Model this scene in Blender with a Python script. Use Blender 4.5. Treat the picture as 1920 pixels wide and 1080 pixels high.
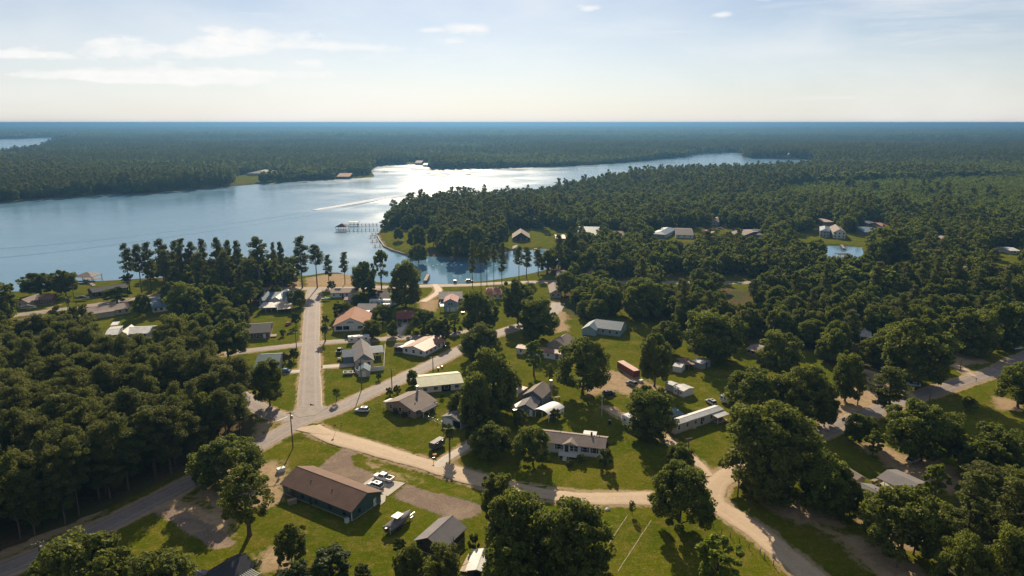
import bpy, bmesh, math, random
import numpy as np
from mathutils import Vector, Matrix
R = math.radians
for o in list(bpy.data.objects): bpy.data.objects.remove(o)
scn = bpy.context.scene
col = scn.collection

# ------------------------------------------------------------------ camera
CAM_H = 90.0
FPX = 1280.0                       # focal length in photo pixels (24 mm equivalent)
PITCH = math.atan((540 - 229.5) / FPX)
cd = bpy.data.cameras.new('camera'); cam = bpy.data.objects.new('camera', cd); col.objects.link(cam)
cd.lens = 24.0; cd.sensor_width = 36.0; cd.clip_start = 1.0; cd.clip_end = 400000.0
cam.location = (0, 0, CAM_H); cam.rotation_euler = (R(90) - PITCH, 0, 0)
scn.camera = cam

# ------------------------------------------------------------------ sky + sun
SUN_EL, SUN_AZ = R(27.0), R(-4.8)  # azimuth measured from +Y towards +X
world = bpy.data.worlds.new('World'); scn.world = world; world.use_nodes = True
wt = world.node_tree; wt.nodes.clear()
def wn(t, **k):
    n = wt.nodes.new(t)
    for a, b in k.items(): setattr(n, a, b)
    return n
def wmath(op, a, b=None, clamp=False):
    n = wn('ShaderNodeMath', operation=op); n.use_clamp = clamp
    for i, x in enumerate((a, b)):
        if x is None: continue
        if isinstance(x, (int, float)): n.inputs[i].default_value = x
        else: wt.links.new(x, n.inputs[i])
    return n.outputs[0]
sky = wn('ShaderNodeTexSky', sky_type='NISHITA'); sky.sun_disc = False
sky.sun_elevation = SUN_EL; sky.sun_rotation = SUN_AZ; sky.altitude = 0
sky.air_density = 0.75; sky.dust_density = 0.15; sky.ozone_density = 1.2
tc = wn('ShaderNodeTexCoord'); sep = wn('ShaderNodeSeparateXYZ'); wt.links.new(tc.outputs['Generated'], sep.inputs[0])
DX, DY, DZ = sep.outputs
az = wmath('ARCTAN2', DX, DY); el = wmath('ARCSINE', DZ)
comb = wn('ShaderNodeCombineXYZ'); wt.links.new(wmath('MULTIPLY', az, 1.0), comb.inputs[0]); wt.links.new(wmath('MULTIPLY', el, 2.6), comb.inputs[1])
def wnoise(scale, detail, rough, vec, dist=0.0):
    n = wn('ShaderNodeTexNoise'); n.inputs['Scale'].default_value = scale; n.inputs['Detail'].default_value = detail
    n.inputs['Roughness'].default_value = rough; n.inputs['Distortion'].default_value = dist
    wt.links.new(vec, n.inputs['Vector']); return n.outputs['Fac']
def wramp(x, a, b):
    n = wn('ShaderNodeMapRange'); n.interpolation_type = 'SMOOTHSTEP'; wt.links.new(x, n.inputs[0])
    n.inputs[1].default_value = a; n.inputs[2].default_value = b; return n.outputs[0]
# thin veil of high cloud, cumulus heads over the lake, all in sky directions
veil_n = wnoise(3.0, 6, 0.55, comb.outputs[0], 0.4)
veil = wmath('MULTIPLY', wramp(veil_n, 0.32, 0.78), 0.52)
puff_n = wnoise(17.0, 9, 0.6, comb.outputs[0], 0.2)
def blob(a0, e0, wa, we):
    da = wmath('DIVIDE', wmath('SUBTRACT', az, R(a0)), R(wa)); de = wmath('DIVIDE', wmath('SUBTRACT', el, R(e0)), R(we))
    return wmath('EXPONENT', wmath('MULTIPLY', wmath('ADD', wmath('MULTIPLY', da, da), wmath('MULTIPLY', de, de)), -1.0))
tot = None
for b in [(-19.8, 6.3, 5.6, 0.9), (-22.0, 5.2, 3.6, 0.6), (-28.5, 4.8, 6.0, 0.85), (-12, 5.6, 5, .4), (-20, 3.6, 9, .45), (-30, 3.2, 9, .4), (-37, 4.3, 5, 0.3), (-25, 2.9, 8, 0.35), (-3.2, 7.2, 2.2, .5),
          (-4.8, 6.2, 1.6, .35), (5.6, 8.6, 1.5, .38), (18.6, 9.2, 1.3, .35), (-6.5, 7.0, 1.5, .25), (16, 7.9, 1.0, .22), (-16, 4.5, 1.2, .3),
          (-48, 8, 6, .9), (46, 7.5, 5, .8), (75, 9, 8, 1.4), (-80, 10, 9, 1.6), (120, 8, 9, 1.2), (-130, 9, 10, 1.5), (170, 10, 10, 1.6)]:
    g = blob(*b); tot = g if tot is None else wmath('ADD', tot, g)
puff_t = wnoise(38.0, 7, 0.65, comb.outputs[0], 0.3)
puff = wmath('MULTIPLY', wramp(wmath('ADD', puff_n, wmath('MULTIPLY', tot, 0.40)), 0.56, 1.0), wmath('ADD', 0.45, wmath('MULTIPLY', puff_t, 0.95)), True)
bank_n = wnoise(5.0, 7, 0.6, comb.outputs[0], 0.3)
streak = wn('ShaderNodeCombineXYZ'); wt.links.new(wmath('MULTIPLY', az, 1.0), streak.inputs[0]); wt.links.new(wmath('MULTIPLY', el, 9.0), streak.inputs[1])
streaks = wmath('MULTIPLY', wramp(wnoise(2.6, 6, 0.6, streak.outputs[0], 0.5), 0.45, 0.8), 0.6)
cloud = wmath('MAXIMUM', wmath('MAXIMUM', veil, streaks), wmath('MULTIPLY', puff, 0.95))
haze_lo = wmath('EXPONENT', wmath('MULTIPLY', wmath('MAXIMUM', el, 0.0), -10.5))        # pale low air near the horizon
sdot = wmath('MAXIMUM', wmath('COSINE', wmath('SUBTRACT', az, SUN_AZ)), 0.0)
glow = wmath('ADD', 0.80, wmath('MULTIPLY', wmath('POWER', sdot, 6.0), 0.20))
low_c = wn('ShaderNodeVectorMath', operation='SCALE'); low_c.inputs[0].default_value = (9.75, 9.5, 9.15); wt.links.new(glow, low_c.inputs['Scale'])
mixc = wn('ShaderNodeMix', data_type='RGBA')
wt.links.new(sky.outputs[0], mixc.inputs['A']); wt.links.new(low_c.outputs[0], mixc.inputs['B'])
wt.links.new(wmath('MULTIPLY', haze_lo, 0.93), mixc.inputs['Factor'])
mixd = wn('ShaderNodeMix', data_type='RGBA')
wt.links.new(mixc.outputs['Result'], mixd.inputs['A']); mixd.inputs['B'].default_value = (11.6, 11.5, 11.3, 1)
wt.links.new(cloud, mixd.inputs['Factor'])
bg = wn('ShaderNodeBackground'); wt.links.new(mixd.outputs['Result'], bg.inputs[0]); bg.inputs[1].default_value = 0.053
wo = wn('ShaderNodeOutputWorld'); wt.links.new(bg.outputs[0], wo.inputs[0])

sd = bpy.data.lights.new('sun', 'SUN'); sun = bpy.data.objects.new('sun', sd); col.objects.link(sun)
sd.energy = 5.0; sd.angle = R(0.53); sd.color = (1.0, 0.83, 0.60)
sv = Vector((math.sin(SUN_AZ) * math.cos(SUN_EL), math.cos(SUN_AZ) * math.cos(SUN_EL), math.sin(SUN_EL)))
sun.rotation_euler = sv.to_track_quat('Z', 'Y').to_euler()
sun.location = sv * 300

# ------------------------------------------------------------------ exposure / render
vs = scn.view_settings; vs.view_transform = 'Standard'; vs.look = 'None'; vs.exposure = 0.7; vs.gamma = 1.0
scn.render.engine = 'CYCLES'
cy = scn.cycles
cy.use_denoising = True
try: cy.denoiser = 'OPENIMAGEDENOISE'
except Exception: pass
cy.max_bounces = 6; cy.diffuse_bounces = 4; cy.glossy_bounces = 2; cy.transmission_bounces = 3; cy.transparent_max_bounces = 6; cy.volume_bounces = 0
cy.caustics_reflective = False; cy.caustics_refractive = False; cy.sample_clamp_indirect = 4.0
cy.use_adaptive_sampling = True; cy.adaptive_threshold = 0.015
# ------------------------------------------------------------------ geometry helpers
SP, CP = math.sin(PITCH), math.cos(PITCH)
def G(px, py, z=0.0):
    """the point of the place, at height z, that stands at this spot of the photograph"""
    u, v = (px - 960) / FPX, (py - 540) / FPX
    t = (CAM_H - z) / (SP + v * CP)
    return Vector((u * t, (CP - v * SP) * t, z))
def height_at(Y, py):
    v = (py - 540) / FPX
    return CAM_H - Y * (SP + v * CP) / (CP - v * SP)
def ppm(X, Y, z=0.0):
    return FPX / (Y * CP + (CAM_H - z) * SP)
def pix(P):
    Z = P[1] * CP + (CAM_H - P[2]) * SP
    return 960 + FPX * P[0] / Z, 540 + FPX * ((CAM_H - P[2]) * CP - P[1] * SP) / Z

def inside(poly, X, Y):
    poly = np.asarray(poly, float); n = len(poly); res = np.zeros(np.shape(X), bool); j = n - 1
    for i in range(n):
        xi, yi = poly[i]; xj, yj = poly[j]
        if yi != yj:
            c = ((yi > Y) != (yj > Y)) & (X < (xj - xi) * (Y - yi) / (yj - yi) + xi)
            res ^= c
        j = i
    return res
def seg_dist(pts, X, Y, closed=False):
    pts = np.asarray(pts, float); d = np.full(np.shape(X), 1e18)
    n = len(pts)
    for i in range(n if closed else n - 1):
        a = pts[i]; b = pts[(i + 1) % n]; ab = b - a; L = max(float(ab @ ab), 1e-9)
        t = np.clip(((X - a[0]) * ab[0] + (Y - a[1]) * ab[1]) / L, 0, 1)
        d = np.minimum(d, (X - a[0] - t * ab[0]) ** 2 + (Y - a[1] - t * ab[1]) ** 2)
    return np.sqrt(d)
def GP(pts, z=0.0): return [tuple(G(x, y, z)[:2]) for x, y in pts]
def smooth_line(pts, step=2.5):
    """Catmull-Rom through the points, resampled"""
    P = [np.array(p[:2], float) for p in pts]; P = [2 * P[0] - P[1]] + P + [2 * P[-1] - P[-2]]
    out = []
    for i in range(1, len(P) - 2):
        p0, p1, p2, p3 = P[i - 1:i + 3]; n = max(2, int(np.linalg.norm(p2 - p1) / step))
        for k in range(n):
            t = k / n
            out.append(.5 * (2 * p1 + (p2 - p0) * t + (2 * p0 - 5 * p1 + 4 * p2 - p3) * t * t + (3 * p1 - p0 - 3 * p2 + p3) * t ** 3))
    out.append(P[-2]); return np.array(out)

def link(o, parent=None):
    col.objects.link(o)
    if parent is not None: o.parent = parent
    return o
def tag(o, label=None, cat=None, group=None, kind=None):
    if label: o['label'] = label
    if cat: o['category'] = cat
    if group: o['group'] = group
    if kind: o['kind'] = kind
    return o
def empty(name, loc, rz=0.0, label=None, cat=None, group=None):
    o = bpy.data.objects.new(name, None); o.location = loc; o.rotation_euler = (0, 0, rz); o.empty_display_size = 0.5
    link(o); return tag(o, label, cat, group)
def np_mesh(name, V, F, smooth=False):
    """mesh from arrays; F is (n,3) or (n,4)"""
    V = np.asarray(V, np.float32); F = np.asarray(F, np.int32); k = F.shape[1]
    me = bpy.data.meshes.new(name)
    me.vertices.add(len(V)); me.vertices.foreach_set('co', V.ravel())
    me.loops.add(F.size); me.loops.foreach_set('vertex_index', F.ravel())
    me.polygons.add(len(F)); me.polygons.foreach_set('loop_start', np.arange(0, F.size, k, dtype=np.int32))
    try: me.polygons.foreach_set('loop_total', np.full(len(F), k, np.int32))
    except Exception: pass
    if smooth: me.polygons.foreach_set('use_smooth', np.ones(len(F), bool))
    me.update(calc_edges=True); me.validate(); return me
class MB:
    """collects simple solids into one mesh"""
    def __init__(s): s.v = []; s.f = []
    def add(s, v, f):
        n = len(s.v); s.v += [tuple(p) for p in v]; s.f += [tuple(i + n for i in q) for q in f]; return s
    def box(s, x0, y0, z0, x1, y1, z1):
        v = [(x, y, z) for z in (z0, z1) for y in (y0, y1) for x in (x0, x1)]
        return s.add(v, [(0, 2, 3, 1), (4, 5, 7, 6), (0, 1, 5, 4), (2, 6, 7, 3), (0, 4, 6, 2), (1, 3, 7, 5)])
    def prism_x(s, sec, x0, x1):
        """cross-section [(y,z)...] swept along x"""
        n = len(sec); v = [(x0, y, z) for y, z in sec] + [(x1, y, z) for y, z in sec]
        f = [tuple(range(n))[::-1], tuple(range(n, 2 * n))] + [(i, (i + 1) % n, n + (i + 1) % n, n + i) for i in range(n)]
        return s.add(v, f)
    def prism_y(s, sec, y0, y1):
        n = len(sec); v = [(x, y0, z) for x, z in sec] + [(x, y1, z) for x, z in sec]
        f = [tuple(range(n)), tuple(range(n, 2 * n))[::-1]] + [(i, n + i, n + (i + 1) % n, (i + 1) % n) for i in range(n)]
        return s.add(v, f)
    def prism_z(s, sec, z0, z1):
        n = len(sec); v = [(x, y, z0) for x, y in sec] + [(x, y, z1) for x, y in sec]
        f = [tuple(range(n))[::-1], tuple(range(n, 2 * n))] + [(i, (i + 1) % n, n + (i + 1) % n, n + i) for i in range(n)]
        return s.add(v, f)
    def loft(s, rings, cap=True):
        n = len(rings[0]); v = [p for r in rings for p in r]; f = []
        for k in range(len(rings) - 1):
            for i in range(n): f.append((k * n + i, k * n + (i + 1) % n, (k + 1) * n + (i + 1) % n, (k + 1) * n + i))
        if cap: f.append(tuple(range(n))[::-1]); f.append(tuple(range((len(rings) - 1) * n, len(rings) * n)))
        return s.add(v, f)
    def tube(s, pts, rad, n=6):
        rings = []; P = [Vector(p) for p in pts]
        for i, p in enumerate(P):
            d = (P[min(i + 1, len(P) - 1)] - P[max(i - 1, 0)]).normalized()
            a = d.cross(Vector((0, 0, 1)) if abs(d.z) < .9 else Vector((1, 0, 0))).normalized(); b = d.cross(a)
            r = rad[i] if isinstance(rad, (list, tuple)) else rad
            rings.append([p + (a * math.cos(k * 2 * math.pi / n) + b * math.sin(k * 2 * math.pi / n)) * r for k in range(n)])
        return s.loft(rings)
    def mesh(s, name, mat=None, smooth=False):
        me = bpy.data.meshes.new(name); me.from_pydata(s.v, [], s.f)
        bm = bmesh.new(); bm.from_mesh(me); bmesh.ops.recalc_face_normals(bm, faces=bm.faces); bm.to_mesh(me); bm.free()
        if mat: me.materials.append(mat)
        if smooth:
            for p in me.polygons: p.use_smooth = True
        me.update(); return me
    def build(s, name, mat, parent=None, smooth=False, loc=None, rz=None):
        o = bpy.data.objects.new(name, s.mesh(name, mat, smooth))
        if loc is not None: o.location = loc
        if rz is not None: o.rotation_euler = (0, 0, rz)
        return link(o, parent)
def copy_tree(o, parent=None):
    c = o.copy(); col.objects.link(c); c.parent = parent
    for ch in list(o.children): copy_tree(ch, c)
    return c

# ------------------------------------------------------------------ materials
_M = {}
class NT:
    def __init__(s, name):
        s.m = bpy.data.materials.new(name); s.m.use_nodes = True; s.t = s.m.node_tree; s.t.nodes.clear()
        s.out = s.t.nodes.new('ShaderNodeOutputMaterial'); s._tc = None
    def n(s, t, **k):
        x = s.t.nodes.new(t)
        for a, b in k.items(): setattr(x, a, b)
        return x
    def put(s, sock, x):
        if x is None: return
        if isinstance(x, (int, float)): sock.default_value = x
        elif isinstance(x, (tuple, list)): sock.default_value = tuple(x) + (1,) if len(x) == 3 and sock.type == 'RGBA' else tuple(x)
        else: s.t.links.new(x, sock)
    def co(s, kind='Object'):
        if s._tc is None: s._tc = s.n('ShaderNodeTexCoord')
        return s._tc.outputs[kind]
    def noise(s, scale, detail=4, rough=.55, vec=None, dist=0.0):
        x = s.n('ShaderNodeTexNoise'); s.put(x.inputs['Scale'], scale); s.put(x.inputs['Detail'], detail); s.put(x.inputs['Roughness'], rough)
        s.put(x.inputs['Distortion'], dist); s.put(x.inputs['Vector'], vec if vec is not None else s.co()); return x.outputs['Fac']
    def math(s, op, a, b=None, clamp=False):
        x = s.n('ShaderNodeMath', operation=op); x.use_clamp = clamp; s.put(x.inputs[0], a); s.put(x.inputs[1], b); return x.outputs[0]
    def ramp(s, x, a, b, lo=0.0, hi=1.0):
        r = s.n('ShaderNodeMapRange'); r.interpolation_type = 'SMOOTHSTEP'; s.put(r.inputs[0], x)
        r.inputs[1].default_value = a; r.inputs[2].default_value = b; r.inputs[3].default_value = lo; r.inputs[4].default_value = hi; return r.outputs[0]
    def mix(s, f, a, b):
        x = s.n('ShaderNodeMix', data_type='RGBA'); s.put(x.inputs['Factor'], f); s.put(x.inputs['A'], a); s.put(x.inputs['B'], b); return x.outputs['Result']
    def attr(s, name):
        x = s.n('ShaderNodeAttribute'); x.attribute_name = name; return x.outputs['Fac']
    def bump(s, h, strength=.3, dist=.05):
        x = s.n('ShaderNodeBump'); s.put(x.inputs['Strength'], strength); s.put(x.inputs['Distance'], dist); s.put(x.inputs['Height'], h); return x.outputs[0]
    def scalevec(s, sc, vec=None):
        x = s.n('ShaderNodeMapping'); s.put(x.inputs['Vector'], vec if vec is not None else s.co()); x.inputs['Scale'].default_value = sc; return x.outputs[0]
    def bsdf(s, color, rough=.8, normal=None, metal=0.0, spec=.3):
        b = s.n('ShaderNodeBsdfPrincipled'); s.put(b.inputs['Base Color'], color); s.put(b.inputs['Roughness'], rough); s.put(b.inputs['Metallic'], metal)
        b.inputs['Specular IOR Level'].default_value = spec
        if normal is not None: s.put(b.inputs['Normal'], normal)
        return b.outputs[0]
    def done(s, sh): s.t.links.new(sh, s.out.inputs['Surface']); return s.m
def dk(c, k): return tuple(x * k for x in c)
def mat(name, c, rough=.75, var=.18, scale=1.2, metal=0.0, spec=.3, bump=.0, fine=8.0):
    """plain weathered surface: two scales of noise on the colour"""
    if name in _M: return _M[name]
    t = NT(name); a = t.noise(scale, 5, .6); b = t.noise(fine, 3, .6)
    f = t.math('ADD', t.math('MULTIPLY', a, .6), t.math('MULTIPLY', b, .4))
    cc = t.mix(t.ramp(f, .32, .68), dk(c, 1 - var), dk(c, 1 + var * .6))
    _M[name] = t.done(t.bsdf(cc, rough, t.bump(b, bump, .03) if bump else None, metal, spec)); return _M[name]
def shingle(name, c, var=.25):
    if name in _M: return _M[name]
    t = NT(name); v = t.scalevec((1.0, 1.0, 6.0)); a = t.noise(5.0, 2, .5, v); b = t.noise(.35, 4, .6); g = t.noise(28, 2, .5)
    f = t.math('ADD', t.math('MULTIPLY', a, .45), t.math('ADD', t.math('MULTIPLY', b, .35), t.math('MULTIPLY', g, .2)))
    cc = t.mix(t.ramp(f, .35, .65), dk(c, 1 - var), dk(c, 1 + var * .7))
    _M[name] = t.done(t.bsdf(cc, .85, t.bump(g, .35, .02), 0, .25)); return _M[name]
def metal_roof(name, c, rough=.55, rust=0.0):
    if name in _M: return _M[name]
    t = NT(name); a = t.noise(.6, 5, .65); w = t.n('ShaderNodeTexWave'); w.inputs['Scale'].default_value = 1.1; t.put(w.inputs['Vector'], t.co())
    b = t.noise(3.0, 5, .7)
    cc = t.mix(t.ramp(a, .35, .7), dk(c, .82), dk(c, 1.08))
    if rust: cc = t.mix(t.math('MULTIPLY', t.ramp(b, .5, .66), rust), cc, (.20, .095, .05))
    _M[name] = t.done(t.bsdf(cc, rough, t.bump(w.outputs['Fac'], .25, .03), 0.0, .22)); return _M[name]
def siding(name, c, var=.1):
    if name in _M: return _M[name]
    t = NT(name); w = t.n('ShaderNodeTexWave'); w.bands_direction = 'Z'; w.inputs['Scale'].default_value = 2.2; t.put(w.inputs['Vector'], t.co())
    a = t.noise(.7, 5, .65); cc = t.mix(t.ramp(a, .35, .7), dk(c, 1 - var), c)
    _M[name] = t.done(t.bsdf(cc, .6, t.bump(w.outputs['Fac'], .3, .02), 0, .3)); return _M[name]
def brick_wall(name, c):
    if name in _M: return _M[name]
    t = NT(name); a = t.noise(6, 3, .6); b = t.noise(.8, 4, .6)
    cc = t.mix(t.ramp(a, .35, .65), dk(c, .75), dk(c, 1.15)); cc = t.mix(t.ramp(b, .4, .8, 0, .3), cc, (.3, .26, .22))
    _M[name] = t.done(t.bsdf(cc, .85, t.bump(a, .3, .02))); return _M[name]
def glass_mat():
    if 'window_glass' in _M: return _M['window_glass']
    t = NT('window_glass'); _M['window_glass'] = t.done(t.bsdf((.02, .025, .03), .08, None, 0, .6)); return _M['window_glass']
# ------------------------------------------------------------------ where things lie
WZ = -1.0                                         # lake level
LAKE = GP([(-420, 575), (-150, 560), (0, 548), (60, 545), (160, 529), (240, 524), (330, 519), (420, 516), (530, 511), (575, 517), (610, 511), (640, 511), (662, 516),
           (700, 528), (760, 532), (800, 532), (845, 532), (915, 526), (960, 519), (995, 512), (1028, 503), (1046, 487), (1040, 473), (1020, 467), (985, 470), (955, 471), (915, 481),
           (870, 484), (840, 483), (800, 481), (775, 479), (757, 477), (735, 470), (720, 463), (711, 450), (706, 440), (712, 428), (735, 412), (790, 398), (850, 385), (930, 377), (1000, 370), (1080, 357),
           (1140, 346), (1210, 336), (1290, 327), (1400, 322), (1500, 318), (1535, 309), (1528, 300.5), (1513, 298.5), (1450, 297.5), (1392, 295.5), (1386, 287), (1370, 285.5),
           (1317, 287), (1280, 293), (1225, 300), (1173, 305), (1110, 309), (1040, 312.5), (970, 314), (907, 315.5), (850, 317), (807, 317), (801, 312), (773, 307.5), (740, 308.5), (708, 312),
           (697, 320), (704, 331), (680, 334), (633, 336), (570, 339), (500, 344), (440, 349), (400, 352.5), (350, 357), (290, 362), (270, 364), (210, 364), (150, 369.5), (80, 374), (0, 381), (-200, 397), (-420, 420)], WZ)
COVE1 = GP([(1530, 468), (1548, 461), (1580, 462), (1612, 464), (1618, 476), (1606, 488), (1575, 491), (1548, 489), (1534, 480)], WZ)
COVE2 = GP([(1634, 484), (1652, 479), (1674, 482), (1680, 490), (1660, 494), (1638, 493)], WZ)
FARLAKE = GP([(-300, 294), (-300, 263), (0, 261.5), (90, 258.5), (136, 257.5), (132, 262), (118, 272), (80, 287), (0, 292)], WZ)
FARLAKE2 = GP([(1910, 296), (1950, 293), (2050, 293), (2050, 301), (1925, 299)], WZ)
WATERS = [LAKE, COVE1, COVE2, FARLAKE, FARLAKE2]

ROADS = {  # name: (points, width, kind)
 'main_road': (GP([(580.5, 781), (580.5, 765), (580.5, 750), (582.5, 645), (585.5, 580), (587.5, 555), (590, 543)]), 7.6, 'asphalt'),
 'cross_road': (GP([(-150, 1130), (31, 1058), (189, 989), (315, 926), (420, 870), (504, 824), (560, 793), (627, 769), (690, 738), (741, 716), (765, 703), (815, 680), (862, 656), (905, 636), (950, 619), (1010, 600), (1040, 582), (1047, 568)]), 6.6, 'asphalt'),
 'side_road': (GP([(570, 787), (525, 781), (492, 768), (455, 745), (420, 715)]), 6.2, 'asphalt'),
 'mid_street': (GP([(420, 664), (470, 657), (565, 646), (605, 642), (652, 639), (690, 637), (777, 632), (850, 626), (905, 616)]), 4.8, 'asphalt'),
 'lake_road': (GP([(-120, 612), (0, 597), (37, 590), (125, 579), (195, 569), (260, 559), (340, 548), (440, 543), (520, 541), (590, 541), (660, 540), (735, 538), (800, 536), (880, 534), (955, 530), (1040, 528), (1160, 529), (1260, 529), (1352, 530), (1410, 530), (1500, 532)]), 6.0, 'asphalt'),
 'dirt_road': (GP([(585, 800), (605, 812), (640, 824), (680, 835), (755, 858), (830, 879), (880, 894), (960, 914), (1045, 929), (1110, 934.5), (1210, 934), (1270, 936), (1325, 946), (1352, 953), (1387, 975), (1425, 1000), (1469, 1037), (1512, 1072), (1560, 1115), (1640, 1200)]), 6.2, 'dirt'),
 'dirt_branch': (GP([(1347, 950), (1337, 930), (1345, 906), (1375, 885), (1403, 873), (1450, 856), (1512, 826)]), 6.4, 'dirt'),
 'east_road': (GP([(1505, 829), (1525, 817), (1575, 797), (1649, 767), (1711, 746), (1774, 727), (1821, 711), (1868, 696), (1908, 676), (1990, 640)]), 6.4, 'asphalt'),
 'driveway': (GP([(818, 876), (835, 861), (860, 846), (884, 831), (905, 815)]), 3.0, 'concrete'),
 'long_driveway': (GP([(605, 688), (640, 685.5), (664, 683)]), 3.6, 'concrete'),
 'carport_driveway': (GP([(741, 630), (748, 616), (757, 604)]), 5.2, 'concrete'),
 'cottage_driveway': (GP([(562, 696), (545, 697), (526, 696)]), 3.4, 'concrete'),
 'corner_driveway': (GP([(815, 533), (822, 545), (810, 556), (792, 566)]), 4.0, 'dirt'),
 'gravel_path': (GP([(1330, 893), (1312, 872), (1285, 850), (1255, 826), (1215, 800), (1165, 780), (1140, 765)]), 3.2, 'dirt'),
 'yard_track': (GP([(1712, 744), (1680, 722), (1640, 700), (1600, 690)]), 3.0, 'dirt'),
 'far_driveway': (GP([(1825, 706), (1800, 690), (1770, 676)]), 3.4, 'dirt'),
}
SAND = [GP(p) for p in [
 [(572, 520), (640, 511), (664, 516), (672, 528), (720, 534), (720, 545), (600, 548), (570, 540)], [(500, 530), (560, 520), (572, 540), (500, 545)],
 [(1500, 955), (1560, 985), (1640, 1010), (1700, 1040), (1760, 1100), (1660, 1100), (1560, 1010), (1480, 965)], [(1440, 925), (1500, 940), (1560, 960), (1600, 990), (1500, 985), (1430, 950)],
 [(1080, 715), (1130, 690), (1190, 700), (1260, 735), (1230, 760), (1150, 735), (1100, 745)], [(1600, 700), (1680, 712), (1690, 740), (1600, 790), (1520, 800), (1500, 770), (1560, 730)],
 [(375, 905), (430, 880), (520, 860), (545, 885), (535, 940), (500, 960), (440, 960), (400, 960), (360, 930)], [(1780, 870), (1700, 850), (1640, 820), (1600, 835), (1690, 890), (1790, 930), (1830, 910)],
 [(520, 1020), (570, 1000), (560, 1070), (480, 1075), (470, 1040)], [(690, 865), (770, 893), (800, 905), (760, 905), (690, 880)], [(1850, 740), (1920, 750), (1920, 775), (1870, 768)],
 [(1030, 560), (1060, 565), (1070, 620), (1040, 625)], [(1280, 560), (1330, 570), (1370, 600), (1350, 620), (1290, 590)], [(790, 560), (830, 560), (820, 585), (780, 585)],
 [(600, 810), (625, 806), (640, 822), (610, 822)], [(800, 478), (870, 480), (860, 487), (800, 486)], [(1700, 650), (1800, 660), (1860, 680), (1800, 690), (1730, 680)], [(85, 575), (115, 570), (110, 580), (90, 583)],
 [(0, 960), (120, 940), (250, 900), (200, 960), (60, 1030), (-40, 1060)], [(478, 790), (512, 788), (514, 806), (490, 825), (470, 830)], [(1600, 960), (1660, 985), (1740, 1000), (1760, 1040), (1690, 1030), (1620, 1000)],
 [(250, 940), (330, 925), (430, 960), (450, 1010), (370, 1000), (290, 960)]]]
GRAVEL = [GP(p) for p in [
 [(640, 838), (672, 846), (660, 857), (662, 872), (704, 888), (684, 910), (597, 878), (615, 862), (633, 847)],
 [(735, 932), (762, 907), (805, 922), (880, 938), (904, 947), (902, 962), (868, 976), (830, 968), (790, 953)],
 [(285, 955), (330, 950), (400, 985), (450, 1020), (400, 1030), (340, 990)]]]
# woods close to the village (ground outlines); beyond Y = 330 everything is wood unless cleared
WOOD_LEFT = GP([(-260, 1140), (-60, 1063), (60, 1008), (190, 958), (330, 890), (430, 838), (474, 812), (484, 770), (470, 735), (440, 715), (400, 700), (340, 672), (290, 655), (200, 650), (120, 648), (50, 645), (-60, 655), (-320, 700)])
WOODS = [WOOD_LEFT] + [GP(p) for p in [
 [(300, 560), (360, 548), (470, 548), (480, 572), (470, 600), (440, 632), (385, 640), (345, 620), (300, 600), (330, 580)],
 [(1058, 545), (1130, 540), (1165, 548), (1170, 575), (1150, 592), (1095, 598), (1060, 588), (1048, 570)],
 [(1170, 548), (1330, 540), (1440, 545), (1560, 530), (1760, 520), (1990, 500), (1990, 610), (1920, 622), (1820, 650), (1740, 665), (1700, 700), (1650, 700), (1560, 690), (1520, 660), (1430, 640), (1390, 645), (1300, 640), (1240, 600), (1180, 585)],
 [(1790, 905), (1860, 925), (1990, 930), (1990, 1200), (1800, 1140), (1770, 1060), (1790, 1000)],
]]
CLEAR = [GP(p) for p in [
 [(545, 585), (540, 545), (560, 515), (700, 512), (800, 528), (1000, 512), (1060, 512), (1060, 590)], [(-60, 600), (-60, 530), (170, 528), (300, 524), (320, 560), (290, 600)],
 [(702, 432), (770, 430), (812, 432), (818, 455), (800, 470), (760, 478), (715, 475)], [(935, 455), (945, 430), (1030, 428), (1115, 440), (1180, 447), (1110, 458), (1045, 468), (960, 474)],
 [(1200, 432), (1300, 428), (1420, 430), (1430, 452), (1300, 455), (1210, 450)], [(1465, 442), (1530, 436), (1615, 436), (1640, 458), (1620, 464), (1490, 462)],
 [(436, 340), (448, 328), (515, 323), (535, 328), (520, 338), (450, 345)], [(1340, 520), (1420, 520), (1420, 580), (1380, 590), (1340, 560)],
 [(1520, 492), (1700, 494), (1700, 502), (1520, 500)], [(1840, 470), (1920, 462), (1920, 500), (1850, 498)], [(760, 306), (805, 311), (805, 306), (765, 302)], [(620, 337), (700, 333), (700, 328), (640, 330)],
 [(1170, 520), (1300, 520), (1300, 535), (1170, 535)]]]
YOUNG = GP([(1500, 352), (1640, 345), (1920, 335), (2050, 332), (2050, 440), (1920, 425), (1760, 408), (1620, 398), (1500, 385), (1440, 368)])   # pale young plantation
DITCH = [smooth_line(GP([(474, 855), (500, 838), (540, 826), (590, 824), (636, 838)])), smooth_line(GP([(684, 852), (740, 872), (800, 890), (860, 908), (905, 920)]))]

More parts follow.
